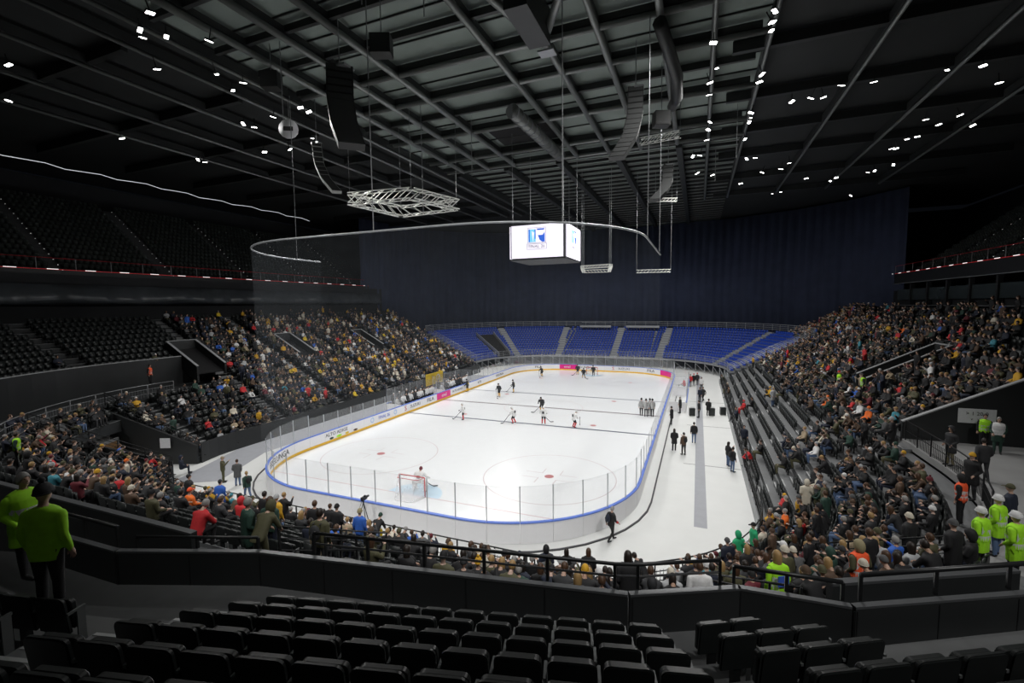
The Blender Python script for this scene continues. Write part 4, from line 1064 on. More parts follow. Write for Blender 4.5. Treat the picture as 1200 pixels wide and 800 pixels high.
def limb_mb(pts, n=9):
    """tapered limb with rounded ends: pts (x,y,z,r)"""
    b = MB(); P = [Vector(p[:3]) for p in pts]; r = [p[3] for p in pts]
    d0 = (P[0]-P[1]).normalized(); d1 = (P[-1]-P[-2]).normalized()
    PP = [P[0]+d0*r[0]*.8, P[0]+d0*r[0]*.45]+P+[P[-1]+d1*r[-1]*.45, P[-1]+d1*r[-1]*.8]
    rr = [r[0]*.35, r[0]*.8]+r+[r[-1]*.8, r[-1]*.35]
    b.tube(PP, rr, n); return b
def torso_mb(rings, n=14):
    """rings: (x,y,z,rx,ry)"""
    b = MB(); V = []; F = []
    for x, y, z, rx, ry in rings:
        for k in range(n):
            a = 6.28318*k/n; c, s = math.cos(a), math.sin(a)
            V.append((x+rx*math.copysign(abs(c)**.8, c), y+ry*math.copysign(abs(s)**.8, s), z))
    for i in range(len(rings)-1):
        for k in range(n):
            a, c = i*n+k, i*n+(k+1) % n; F.append((a, c, c+n, a+n))
    F.append(tuple(range(n-1, -1, -1))); F.append(tuple(range((len(rings)-1)*n, len(rings)*n)))
    return b.add(V, F)
def make_pose(name, hip, lean, knees, ankles, elbows, wrists, bulk=1.0, coat=0.0, head_fwd=.02, seated=False, skates=False, pads=False, tilt=0.0):
    """body facing +y; joints in metres; returns mesh data and head centre"""
    hip = Vector(hip); up = Vector((0, math.sin(lean), math.cos(lean))); fw = Vector((0, math.cos(lean), -math.sin(lean)))
    def T(h, f=0, x=0): return hip+up*h+fw*f+Vector((x, 0, 0))
    k = bulk
    rings = []
    for h, rx, ry, f in ((-.14-coat, .16+coat*.15, .12, 0), (-.02, .178, .132, 0), (.12, .172, .128, .0), (.28, .185, .135, .01), (.42, .198, .13, .01), (.5, .17, .1, 0), (.545, .085, .075, .0)):
        p = T(h, f); rings.append((p.x, p.y, p.z, rx*k, ry*k))
    parts = [(torso_mb(rings), 1)]
    nk = T(.57, .005); hd = T(.72, head_fwd)+Vector((0, tilt, 0))
    parts.append((limb_mb([(*T(.5), .06), (*nk, .052), (*(hd+Vector((0,0,-.06))), .05)]), 0))
    b = MB(); b.ell(hd, (.076, .095, .118), 14, 10); parts.append((b, 0))
    b = MB(); b.ell(hd+Vector((0, .03, -.06)), (.055, .06, .06), 10, 7); parts.append((b, 0))
    parts.append((limb_mb([(*(hd+Vector((0,.085,.015))), .010), (*(hd+Vector((0,.108,-.02))), .018)], 6), 0))
    for s in (-1, 1):
        b = MB(); b.ell(hd+Vector((s*.078, -.01, -.005)), (.012, .02, .032), 6, 5); parts.append((b, 0))
    hands = []
    for i, s in enumerate((-1, 1)):
        hp = hip+Vector((s*.092, 0, -.02)); kn = Vector(knees[i]); an = Vector(ankles[i])
        kk = 1.0+(k-1)*.7+(.25 if pads else 0)
        parts.append((limb_mb([(*hp, .098*kk), (*hp.lerp(kn, .5), .082*kk), (*kn, .062*kk)]), 2))
        parts.append((limb_mb([(*kn, .062*kk), (*kn.lerp(an, .35), .06*kk), (*an, .045*kk)]), 5 if skates else 2))
        ft = Vector((0, 1, 0)) if not seated else Vector((s*.12, 1, 0)).normalized()
        parts.append((limb_mb([(*(an+Vector((0,-.02,-.035))), .045), (*(an+ft*.1+Vector((0,0,-.052))), .042), (*(an+ft*.19+Vector((0,0,-.058))), .034)]), 3))
        sh = T(.435, 0, s*.178*k); el = Vector(elbows[i]); wr = Vector(wrists[i])
        parts.append((limb_mb([(*sh, .072*k), (*sh.lerp(el, .5), .064*k), (*el, .052*k)]), 4))
        parts.append((limb_mb([(*el, .052*k), (*el.lerp(wr, .5), .047*k), (*wr, .036*k)]), 4))
        d = (wr-el).normalized(); pc = wr+d*.06
        parts.append((limb_mb([(*wr, .03), (*pc, .036 if not skates else .06), (*(wr+d*.095), .03 if not skates else .055)], 7), 6 if skates else 0))
        hands.append((wr, d, s))
    b = MB()
    for pb, _ in parts: b.add(pb.v, pb.f)
    me0 = b.mesh('raw'); o = bpy.data.objects.new('raw', me0); COL.objects.link(o)
    rm = o.modifiers.new('r', 'REMESH'); rm.mode = 'VOXEL'; rm.voxel_size = .017
    sm = o.modifiers.new('s', 'SMOOTH'); sm.iterations = 2; sm.factor = .5
    dc = o.modifiers.new('d', 'DECIMATE'); dc.ratio = .16
    dg = bpy.context.evaluated_depsgraph_get(); dg.update()
    hi = bpy.data.meshes.new_from_object(o.evaluated_get(dg))
    dc.ratio = .011; dg = bpy.context.evaluated_depsgraph_get(); dg.update()
    lo = bpy.data.meshes.new_from_object(o.evaluated_get(dg))
    bpy.data.objects.remove(o)
    trees = [(BVHTree.FromPolygons([Vector(v) for v in pb.v], pb.f), t) for pb, t in parts]
    hem = hip.z-.14-coat
    def tags(me):
        out = []
        for pl in me.polygons:
            c = pl.center; best = (9, 1)
            for tr, t in trees:
                h = tr.find_nearest(c, best[0])
                if h[0] is not None and h[3] < best[0]: best = (h[3], t)
            out.append(best[1])
        return out
    th, tl = tags(hi), tags(lo)
    # hi mesh: slots skin, top, trousers, shoes, eye, socks, gloves
    smap = {0: 0, 1: 1, 2: 2, 3: 3, 4: 1, 5: 5, 6: 6}
    hi.name = 'person_'+name
    bm = bmesh.new(); bm.from_mesh(hi); bm.faces.ensure_lookup_table()
    for f_, t in zip(bm.faces, th): f_.material_index = smap[t]; f_.smooth = True
    # five fingers to a hand, rooted inside the palm
    extra = MB()
    if not skates:
        for wr, d, s in hands:
            up_ = Vector((0,0,1)) if abs(d.z) < .8 else Vector((0,1,0)); sx = d.cross(up_).normalized(); nz_ = sx.cross(d).normalized()
            for j, L in enumerate((.066, .075, .07, .055)):
                a = wr+d*.09+sx*((j-1.5)*.019); m_ = a+d*L*.5+nz_*-.008; e = a+d*L*.85+nz_*-.035
                extra.tube([a-d*.02, m_, e], [.0095, .009, .0065], 5)
            a = wr+d*.045+sx*(-.03*s); extra.tube([a, a+d*.03+sx*(-.028*s), a+d*.06+sx*(-.032*s)-nz_*.012], [.012, .0105, .008], 5)
        for v0, f0 in ((extra.v, extra.f),):
            vs = [bm.verts.new(v) for v in v0]
            for f_ in f0:
                nf = bm.faces.new([vs[q] for q in f_]); nf.smooth = True; nf.material_index = 0
    eb = MB()
    for s in (-1, 1): eb.ell(hd+Vector((s*.03, .083, .02)), (.011, .009, .007), 6, 4)
    eb.ell(hd+Vector((0, .09, -.062)), (.022, .007, .005), 6, 4)
    vs = [bm.verts.new(v) for v in eb.v]
    for f_ in eb.f: nf = bm.faces.new([vs[q] for q in f_]); nf.material_index = 4
    bm.to_mesh(hi); bm.free()
    for m in (SKIN[0], FAB['black'], FAB['charcoal'], SHOE, EYE, FAB['red'], FAB['black']): hi.materials.append(m)
    # vest: torso faces pushed out a little
    vm = bmesh.new(); vm.from_mesh(hi)
    # low mesh with hair cap for the far crowd
    lv, lt, _ = tri_base(lo); lo.calc_loop_triangles(); pid = [t.polygon_index for t in lo.loop_triangles]; ltag = np.array([tl[q] for q in pid])
    hb = MB(); hb.ell(hd+Vector((0, -.015, .025)), (.092, .108, .112), 7, 4); hv, ht, _ = tri_base(hb.mesh('hb'))
    lv2 = np.vstack([lv, hv]); lt2 = np.vstack([lt, ht+len(lv)]); ltag2 = np.concatenate([ltag, np.full(len(ht), 7)])
    vbm = bmesh.new(); vbm.from_mesh(hi); vbm.faces.ensure_lookup_table(); keep = set(i for i, t in enumerate(th) if t == 1)
    bmesh.ops.delete(vbm, geom=[f_ for i, f_ in enumerate(vbm.faces) if i not in keep], context='FACES')
    vbm.normal_update()
    cut = [f_ for f_ in vbm.faces if f_.calc_center_median().z < hip.z-.06]
    if cut: bmesh.ops.delete(vbm, geom=cut, context='FACES')
    for v in vbm.verts: v.co += v.normal*.014
    for f_ in vbm.faces:
        z = (f_.calc_center_median()-hip).dot(up); f_.material_index = 1 if (.06 < z < .11 or .22 < z < .27) else 0
    vest = bpy.data.meshes.new('vest'); vbm.to_mesh(vest); vbm.free(); vm.free()
    vest.materials.append(FAB['lime']); vest.materials.append(FAB['silver'])
    PL[name] = dict(hi=hi, lo=(lv2, lt2, ltag2), head=hd.copy(), hip=hip, up=up, vest=vest, wrists=[h[0]+h[1]*.07 for h in hands], back=T(.3, -.17))
    return PL[name]
SA = [(-.1, 0, .09), (.1, 0, .09)]; SK = [(-.1, .015, .49), (.1, .015, .49)]
make_pose('stand', (0,0,.95), 0.02, SK, SA, [(-.245,-.03,1.13),(.245,-.03,1.13)], [(-.25,.05,.9),(.25,.05,.9)], 1.08)
make_pose('coat', (0,0,.95), 0.02, SK, [(-.12,-.02,.09),(.1,.03,.09)], [(-.26,-.05,1.14),(.26,-.05,1.14)], [(-.2,.12,.98),(.2,.12,.98)], 1.16, .22)
make_pose('phone', (0,0,.95), -0.02, [(-.1,.03,.49),(.11,.0,.49)], [(-.11,.02,.09),(.12,-.03,.09)], [(-.25,-.02,1.13),(.27,.1,1.2)], [(-.23,.08,.92),(.12,.33,1.42)], 1.1)
make_pose('walk', (0,0,.93), 0.08, [(-.1,.16,.5),(.1,.02,.48)], [(-.1,.24,.1),(.1,-.26,.13)], [(-.25,-.12,1.13),(.25,.06,1.12)], [(-.25,-.08,.89),(.24,.24,.98)], 1.08)
make_pose('bend', (0,-.05,.93), .65, [(-.11,.03,.49),(.11,.03,.49)], [(-.12,0,.09),(.12,0,.09)], [(-.25,.33,1.0),(.25,.33,1.0)], [(-.16,.5,.85),(.16,.5,.85)], 1.12)
SH = (0, .02, .55); SKN = [(-.12,.42,.53),(.12,.42,.53)]; SAN = [(-.12,.42,.1),(.12,.40,.1)]
make_pose('sit', SH, -.06, SKN, SAN, [(-.25,.02,.74),(.25,.02,.74)], [(-.15,.3,.64),(.15,.3,.64)], 1.12, 0, .04, True)
make_pose('sit_fold', SH, -.02, [(-.14,.42,.53),(.1,.43,.53)], [(-.16,.36,.1),(.08,.5,.1)], [(-.27,.08,.78),(.27,.08,.78)], [(.02,.25,.8),(-.02,.26,.76)], 1.15, 0, .04, True)
make_pose('sit_lean', SH, .38, [(-.15,.42,.53),(.15,.42,.53)], [(-.14,.34,.1),(.14,.34,.1)], [(-.24,.36,.68),(.24,.36,.68)], [(-.06,.5,.66),(.06,.5,.66)], 1.12, 0, .06, True)
make_pose('sit_phone', SH, -.08, SKN, SAN, [(-.25,.02,.75),(.26,.12,.84)], [(-.15,.3,.64),(.1,.33,1.03)], 1.12, 0, .05, True)
make_pose('skate', (0,-.06,.88), .34, [(-.16,.12,.5),(.16,.1,.5)], [(-.18,-.06,.13),(.2,-.1,.13)], [(-.34,.12,1.02),(.34,.16,1.02)], [(-.2,.38,.88),(.22,.42,.98)], 1.32, 0, .06, False, True)
make_pose('skate_up', (0,0,.95), .1, [(-.13,.06,.53),(.13,.02,.53)], [(-.15,.0,.13),(.15,-.03,.13)], [(-.36,.0,1.1),(.36,.04,1.1)], [(-.24,.26,.95),(.2,.34,1.0)], 1.32, 0, .04, False, True)
make_pose('goalie', (0,-.1,.78), .42, [(-.3,.16,.5),(.3,.16,.5)], [(-.42,-.04,.14),(.42,-.04,.14)], [(-.42,.16,.92),(.42,.16,.92)], [(-.46,.42,.8),(.46,.42,.8)], 1.45, 0, .06, False, True, True)
# ---------- things worn on the head, in head space
def cap_shell(grow, cut, long=0.0, rim=0.0, back=.0):
    b = MB(); n, m = 16, 9; V = []; F = []
    for j in range(m+1):
        t = j/m
        for k in range(n):
            a = 6.28318*k/n; front = max(0, math.sin(a)); side = abs(math.cos(a))
            th = t*R(cut(front, side)); x = (.076+grow)*math.sin(th)*math.cos(a); y = (.095+grow)*math.sin(th)*math.sin(a)-back; z = (.118+grow)*math.cos(th)
            if long and front < .35 and j > m-4: z -= long*(j-(m-4))/4; x *= 1.06; y *= 1.02
            V.append((x, y, z))
    for j in range(m):
        for k in range(n): a, c = j*n+k, j*n+(k+1) % n; F.append((a, a+n, c+n, c))
    b.add(V, F); return b
def solid(b, mats, name, th=.012):
    me = b.mesh(name, mats, True); bm = bmesh.new(); bm.from_mesh(me); bmesh.ops.remove_doubles(bm, verts=bm.verts, dist=1e-5); bmesh.ops.recalc_face_normals(bm, faces=bm.faces)
    bmesh.ops.solidify(bm, geom=bm.faces, thickness=th)
    for f_ in bm.faces: f_.smooth = True
    bm.to_mesh(me); bm.free(); return me
HEADW = {}
HEADW['short'] = solid(cap_shell(.012, lambda f, s: 118-58*f), [HAIR['dark hair']], 'hair')
HEADW['long'] = solid(cap_shell(.016, lambda f, s: 125-65*f, .16), [HAIR['dark hair']], 'hair')
bb = cap_shell(.02, lambda f, s: 96-16*f)
for z0 in (.0,): bb.tube([(.09*math.cos(6.28318*k/18), .11*math.sin(6.28318*k/18), -.005+.028*max(0, math.sin(6.28318*k/18))) for k in range(19)], .013, 6)
HEADW['beanie'] = solid(bb, [FAB['black']], 'beanie', .006)
bb = cap_shell(.02, lambda f, s: 94-16*f); bb.tube([(.09*math.cos(6.28318*k/18), .11*math.sin(6.28318*k/18), -.005+.028*max(0, math.sin(6.28318*k/18))) for k in range(19)], .013, 6); bb.ell((0,-.01,.165), (.04,.04,.04), 8, 6)
HEADW['bobble'] = solid(bb, [FAB['white']], 'bobble_hat', .006)
bb = cap_shell(.045, lambda f, s: 135-75*f, .06, 0, .01); HEADW['hood'] = solid(bb, [FAB['black']], 'hood', .02)
bb = cap_shell(.034, lambda f, s: 92-6*f); bb.tube([(.108*math.cos(6.28318*k/18), .13*math.sin(6.28318*k/18)+.006, .004+.012*math.sin(6.28318*k/18)) for k in range(19)], .008, 6)
for x in (-.03, 0, .03): bb.bar((x, -.1, .1), (x, .08, .13), .014, .02)
HEADW['hardhat'] = solid(bb, [FAB['white']], 'hard_hat', .006)
bb = cap_shell(.03, lambda f, s: 112-34*f); bb.bar((-.07,.12,-.03), (.07,.12,-.03), .006, .05); HEADW['icehelmet'] = solid(bb, [FAB['black']], 'helmet', .008)
bb = cap_shell(.018, lambda f, s: 92-10*f); bb.add([(-.07,.09,.03),(.07,.09,.03),(.05,.2,.012),(-.05,.2,.012)], [(0,1,2,3)]); HEADW['cap'] = solid(bb, [FAB['black']], 'peaked_cap', .008)
HNAME = {'short': 'hair', 'long': 'hair', 'beanie': 'beanie', 'bobble': 'bobble_hat', 'hood': 'hood', 'hardhat': 'hard_hat', 'icehelmet': 'helmet', 'cap': 'peaked_cap'}
pk = MB(); pk.ell((0,-.06,0), (.15,.09,.21), 10, 7); pk.ell((0,-.13,-.06), (.1,.05,.1), 8, 6)
for s in (-1, 1): pk.tube([(s*.1,0,.19),(s*.1,.13,.2),(s*.1,.27,.1)], .014, 5)
PACK = pk.mesh('backpack', FAB['black'], True)
NPERSON = 0
def set_slots(o, ms):
    for i, m in enumerate(ms):
        if m is not None and i < len(o.material_slots): o.material_slots[i].link = 'OBJECT'; o.material_slots[i].material = m
def person(pose, loc, rz, label, top='black', legs='charcoal', head=('short', 'dark hair'), skin=0, scale=1.0, group=None, vest=None, pack=None, socks=None, gloves=None, name='person'):
    global NPERSON
    NPERSON += 1
    P = PL[pose]; o = link(name, P['hi'], None, loc, rz); o.scale = (scale,)*3
    set_slots(o, [SKIN[skin % 3], FAB[top], FAB[legs], SHOE, EYE, FAB[socks] if socks else None, FAB[gloves] if gloves else None])
    tag(o, label, 'person', group)
    if head:
        h = link(HNAME[head[0]], HEADW[head[0]], o, P['head']); m = HAIR.get(head[1]) or FAB.get(head[1]); set_slots(h, [m])
        if head[0] in ('beanie', 'bobble', 'cap', 'hardhat') and len(head) > 2:
            h2 = link('hair', HEADW[head[2][0]], o, P['head']+Vector((0, -.003, -.01))); set_slots(h2, [HAIR[head[2][1]]])
    if vest:
        v = link('vest', P['vest'], o); set_slots(v, [FAB[vest], FAB['silver']])
    if pack:
        b_ = link('backpack', PACK, o, P['back']); set_slots(b_, [FAB[pack]])
    return o
def face(p, q): return math.atan2(-(q[0]-p[0]), q[1]-p[1])
def bowl_d(x, y):
    if y >= CCY: return abs(x)-BH
    if abs(x) <= CCX: return BN-y
    return math.hypot(abs(x)-CCX, y-CCY)-BR
def on_bowl(px, py, H):
    """where a head seen at this pixel, H above the tread it stands on, must be"""
    d = FW + RT*((px-600)/FPX) + UP*((400-py)/FPX); t = 5.5; was = False
    while t < 140:
        q = CAMP+d*t; dd = bowl_d(q.x, q.y)
        if was and dd < .35 and q.y < -20 and q.z < H+1.6: return Vector((q.x, q.y, bz(0)))
        if dd > .35 and not (px > 200 and dd > 8.9 and -1 < q.x < 15.5 and q.y < -30):
            was = was or q.y < -24
            k = max(0, int(dd/PITCHD))
            if q.z-H <= bz(k): return Vector((q.x, q.y, bz(k)))
        t += .04
    return None

# ================================================================== people one can name
LOOK = (0, -6)
def sp(px, py, pose, label, H=None, rz=None, to=LOOK, **kw):
    """someone standing or sitting on the terrace, head centre seen at px,py"""
    h = PL[pose]['head'].z if H is None else H
    p = on_bowl(px, py, h)
    if p is None: return None
    return person(pose, p, face(p, to) if rz is None else rz, label, **kw)
def fl(px, py, pose, label, z=0.0, to=None, rz=None, **kw):
    """someone on a level floor, feet seen at px,py"""
    p = gp(px, py, z); return person(pose, p, (face(p, to) if to else (rz or 0)), label, **kw)
def stick(o, pose, side=1):
    P = PL[pose]; a, c = P['wrists'][0], P['wrists'][1]
    b = MB(); d = (a-c).normalized(); t0 = c-d*.25 if side > 0 else a+d*.25
    tip = Vector((-.5*side, .92, .05)); hand = c if side > 0 else a; other = a if side > 0 else c
    b.bar(hand+(hand-tip)*.12, tip, .03, .04); b.bar(tip, tip+Vector((-.28*side, .12, .01)), .03, .07)
    b.build('hockey_stick', INK, o)
def skate_blades(o, pose):
    return
WJ = dict(top='white', legs='black', socks='red', gloves='black'); DJ = dict(top='charcoal', legs='black', socks='mustard', gloves='black')
for i, (px, py, pose, rz, kw, lb) in enumerate((
    (543, 492, 'skate_up', 2.2, WJ, 'skater in white jersey and red socks alone at the left of the near line'),
    (602, 496, 'skate', 1.4, WJ, 'skater in white jersey turned left on the near line'),
    (637, 497, 'skate_up', .1, WJ, 'skater in white jersey facing away below the dark skater on the line'),
    (673, 501, 'skate', -.8, WJ, 'skater in white jersey leaning at the right end of the players'),
    (635, 482, 'skate', 3.0, DJ, 'skater in dark jersey inside the centre circle'),
    (585, 465, 'skate_up', 2.8, DJ, 'skater in dark jersey standing left of another beyond the centre line'),
    (602, 460, 'skate_up', 2.0, DJ, 'skater in dark jersey turned sideways beyond the centre line'),
    (635, 441, 'skate', 2.6, DJ, 'skater in dark jersey by the magenta advert at the far end'),
    (677, 439, 'skate_up', 3.1, DJ, 'tall skater in dark jersey left of the far goal'),
    (684, 443, 'skate', 3.3, DJ, 'skater in dark jersey just in front of the far goal'),
    (548, 459, 'skate_up', 1.6, DJ, 'skater in dark jersey leaning by the left bench gate'))):
    o = fl(px, py, pose, lb, ZI, rz=rz, head=('icehelmet', 'white' if kw is WJ else 'black'), name='person', **kw); stick(o, pose, 1 if i % 2 else -1)
    MB().box((0, .1, 1.15) if False else (0, -.17, 1.2), (.2, .02, .24)).build('jersey_number', INK if kw is WJ else FAB['yellow'], o)
o = person('goalie', (.15, -25.3, ZI), .15, 'goalkeeper in white pads crouching with his back to us in the near goal', 'white', 'white', ('icehelmet', 'burgundy'), socks='white', gloves='white'); stick(o, 'goalie', -1)
for sx in (-1, 1):
    MB().box((sx*.37, .08, .36), (.26, .12, .62), 0, 0, Matrix.Rotation(sx*.22, 3, 'Y')).build('leg_pad', FAB['white'], o)
MB().box((0, -.2, .98), (.22, .03, .24)).build('jersey_number', FAB['burgundy'], o)
o = person('skate_up', (.5, 24.6, ZI), 3.0, 'goalkeeper in dark pads before the far goal net', 'charcoal', 'black', ('icehelmet', 'black'), socks='charcoal', gloves='charcoal')
STRIPE = M('referee_stripes', (.5,.5,.5), .7)
nt = STRIPE.node_tree; wv = nt.nodes.new('ShaderNodeTexWave'); wv.inputs['Scale'].default_value = 3.2; wv.bands_direction = 'X'
rp_ = nt.nodes.new('ShaderNodeValToRGB'); rp_.color_ramp.interpolation = 'CONSTANT'; rp_.color_ramp.elements[0].color = (.02,.02,.02,1); rp_.color_ramp.elements[1].position = .5; rp_.color_ramp.elements[1].color = (.7,.7,.7,1)
tc = nt.nodes.new('ShaderNodeTexCoord'); nt.links.new(tc.outputs['Object'], wv.inputs['Vector']); nt.links.new(wv.outputs['Color'], rp_.inputs[0]); nt.links.new(rp_.outputs[0], nt.nodes['Principled BSDF'].inputs['Base Color']); FAB['striped'] = STRIPE
for px, py, lb in ((751.5, 487, 'leftmost'), (757, 488, 'second'), (761.5, 487.5, 'third'), (764.5, 488, 'rightmost')):
    fl(px, py, 'stand', 'referee in black and white stripes, %s of the four by the right boards' % lb, ZI, to=(10.5, 3), top='striped', legs='black', head=('icehelmet', 'black'), scale=1.05)
# --- on the white floor
MANR = fl(716, 634, 'walk', 'man in black with a red sleeve walking on the floor behind the near boards', to=(18, -20), top='black', legs='black', head=('short', 'grey hair'), pack='dark navy')
MB().tube([(.247,.1,1.09),(.243,.2,1.01)], .062, 9).build('red_sleeve', FAB['red'], MANR)
fl(262, 565, 'phone', 'person in dark olive clothes and pale cap left of the rink corner', to=(0, -10), top='olive', legs='olive', head=('cap', 'beige'))
fl(279, 569, 'coat', 'person in long grey green coat beside the rink corner', to=(-25, -10), top='dark grey', legs='jeans blue', head=('short', 'brown hair'))
fl(291, 585, 'walk', 'person in dark jacket with backpack striding past the rink corner', to=(-25, -25), top='dark green', legs='jeans blue', head=('short', 'blond hair'), pack='black')
fl(213, 556, 'sit', 'person in navy hood sitting at the corner railing', to=(0, 0), top='dark navy', legs='dark navy', head=('hood', 'dark navy'))
for a in ((790,528,'coat','person in black coat holding white papers beside the right boards', 'black','black',('long','dark hair'),(12,0),None),
          (801,533,'phone','person in brown black jacket next to the one with white papers', 'brown','black',('short','dark hair'),(10,-5),'black'),
          (813,519,'stand','person in black jacket and jeans standing on the white aisle', 'black','jeans blue',('short','dark hair'),(12,20),None),
          (819,489,'stand','person in black top and trousers beside the black trolley', 'black','black',('short','dark hair'),(12,0),None),
          (830,487,'coat','person in black coat with a rolling black case', 'black','black',('short','dark hair'),(30,30),None),
          (820,471,'stand','person in navy sweater before the penalty boxes, left one', 'dark navy','black',('short','brown hair'),(10,0),None),
          (824,470,'walk','person in dark sweater before the penalty boxes, right one', 'charcoal','black',('short','dark hair'),(10,0),None),
          (822,457,'stand','person in white shirt near the far right boards', 'white','black',('short','dark hair'),(10,0),None),
          (809,453,'stand','red shirted person left in the far right group', 'red','black',('short','dark hair'),(10,0),None),
          (813,452,'stand','black clothed person amid the far right group', 'black','black',('cap','red'),(10,0),None),
          (817,451,'stand','dark clothed person right in the far right group', 'charcoal','black',('cap','red'),(10,0),None),
          (802,459,'skate_up','player in red and white jersey in the far penalty box', 'red','black',('icehelmet','white'),(0,10),None),
          (787,497,'coat','official in black standing in the nearer penalty box', 'black','black',('short','dark hair'),(0,0),None),
          (797,484,'coat','official in black standing at the gap between penalty boxes', 'black','black',('short','grey hair'),(0,0),None),
          (853,546,'phone','person in black leaning by the right stand rail, nearer the ice', 'black','jeans blue',('long','dark hair'),(24,-10),None),
          (858,553,'stand','person in black jacket and light jeans by the right stand rail', 'black','jeans blue',('short','dark hair'),(24,-10),'black')):
    q_ = fl(a[0], a[1], a[2], a[3], to=a[7], top=a[4], legs=a[5], head=a[6], pack=a[8])
    if 'papers' in a[3]: MB().box((0, .26, 1.05), (.3, .02, .22)).build('papers', PAPER, q_)
# --- near stand
sp(323, 583, 'stand', 'person in mustard jacket and pale beanie standing by the stair rail', top='mustard', legs='charcoal', head=('beanie', 'light grey'), pack=None)
sp(289, 592, 'coat', 'grey haired person in dark green coat left of the mustard jacket', top='dark green', legs='black', head=('short', 'grey hair'), to=(10, -30))
sp(309, 579, 'stand', 'person in black jacket half hidden behind the mustard jacket', top='black', legs='black', head=('short', 'dark hair'))
sp(305, 612, 'bend', 'person in olive coat bending below the mustard jacket', top='olive', legs='olive', head=('hood', 'olive'))
sp(374, 602, 'stand', 'person in olive brown jacket with a dark backpack near the stairs', top='olive', legs='charcoal', head=('short', 'dark hair'), pack='charcoal')
sp(394, 594, 'coat', 'person in black beside the yellow board, camera side', top='black', legs='black', head=('beanie', 'black'))
sp(421, 600, 'stand', 'person in bright blue jacket standing near the tripod', top='blue', legs='jeans blue', head=('beanie', 'khaki'))
sp(440, 604, 'bend', 'person in black jacket and green beanie leaning beside the blue jacket', top='black', legs='jeans blue', head=('beanie', 'dark green'))
sp(640, 631, 'coat', 'person in black hooded coat standing in the near stand middle', top='dark navy', legs='black', head=('hood', 'black'))
sp(664, 641, 'stand', 'person with long dark hair standing right of the hooded coat', top='black', legs='black', head=('long', 'dark hair'))
sp(755, 640, 'bend', 'person in black bending over near the front rail', top='black', legs='black', head=('short', 'dark hair'), to=(-5, -25))
sp(853, 634, 'coat', 'tall person in dark navy coat and blue grey beanie right of the parapet rail', top='dark navy', legs='black', head=('beanie', 'dark grey'))
sp(884, 610, 'stand', 'person in bright green jacket with black cap', top='green', legs='black', head=('cap', 'black'), to=(-8, -35))
sp(866, 618, 'coat', 'person in bright green jacket with the hood up in the near corner', top='green', legs='green', head=('hood', 'green'))
sp(937, 583, 'stand', 'person in mustard jacket and grey beanie standing in the right corner', top='mustard', legs='black', head=('beanie', 'dark grey'), pack=None, to=(-10, -25))
sp(946, 565, 'coat', 'person in cream quilted coat with hood standing in the right corner', top='cream', legs='black', head=('hood', 'cream'), to=(20, 0))
sp(968, 578, 'coat', 'person in dark green jacket bending right of the cream coat', top='dark green', legs='black', head=('short', 'brown hair'))
o = sp(912, 652, 'stand', 'blond woman in lime vest with a blue square on her back', top='lime', legs='black', head=('long', 'blond hair'), vest='lime')
if o: MB().box((0, -.19, 1.2), (.26, .02, .24)).build('back_print', BLUEP, o)
o = sp(1008, 640, 'coat', 'person in olive parka with orange vest and fur hood', top='olive', legs='black', head=('hood', 'khaki'), vest='fluorescent orange')
sp(1020, 624, 'stand', 'person in black jacket with brown hair behind the orange vest parka', top='black', legs='black', head=('short', 'brown hair'))
sp(1067, 606, 'coat', 'person in black jacket and white beanie on the right stairs', top='black', legs='black', head=('beanie', 'cream'))
sp(1119, 614, 'coat', 'person in black hooded coat and grey beanie before the helmets', top='black', legs='black', head=('beanie', 'dark grey'))
sp(1152, 600, 'coat', 'steward in lime jacket and white hard hat, leftmost of three', top='lime', legs='black', head=('hardhat', 'white'), vest='lime')
sp(1172, 586, 'coat', 'steward in lime jacket and white hard hat, middle of three', top='lime', legs='jeans blue', head=('hardhat', 'white'), vest='lime')
sp(1193, 606, 'coat', 'steward in lime jacket and white hard hat, rightmost of three', top='lime', legs='black', head=('hardhat', 'white'), vest='lime')
sp(1128, 560, 'stand', 'steward in bright orange vest by the corner stair rail', top='black', legs='black', head=('hood', 'black'), vest='fluorescent orange')
sp(1186, 572, 'stand', 'person in navy jacket and olive cap behind the hard hats', top='dark navy', legs='black', head=('cap', 'olive'), vest=None)
# --- right concourse (level floor)
fl(1137, 585, 'coat', 'person in black coat and mustard beanie on the pale concourse', ZC, to=(20, -30), top='black', legs='charcoal', head=('beanie', 'mustard'))
fl(1113, 545, 'coat', 'person in dark grey hooded jacket on the pale concourse', ZC, to=(24, -24), top='charcoal', legs='khaki', head=('hood', 'charcoal'))
fl(1152, 526, 'stand', 'steward in lime vest under the paper notice', ZC, to=(26, -30), top='black', legs='black', head=('short', 'dark hair'), vest='lime')
fl(1168, 531, 'coat', 'grey haired steward in white vest beside the lime vest', ZC, to=(26, -30), top='dark green', legs='dark green', head=('short', 'grey hair'), vest='white')
fl(1151, 563, 'walk', 'thin person in charcoal walking on the pale concourse', ZC, to=(28, -20), top='charcoal', legs='charcoal', head=('short', 'dark hair'))
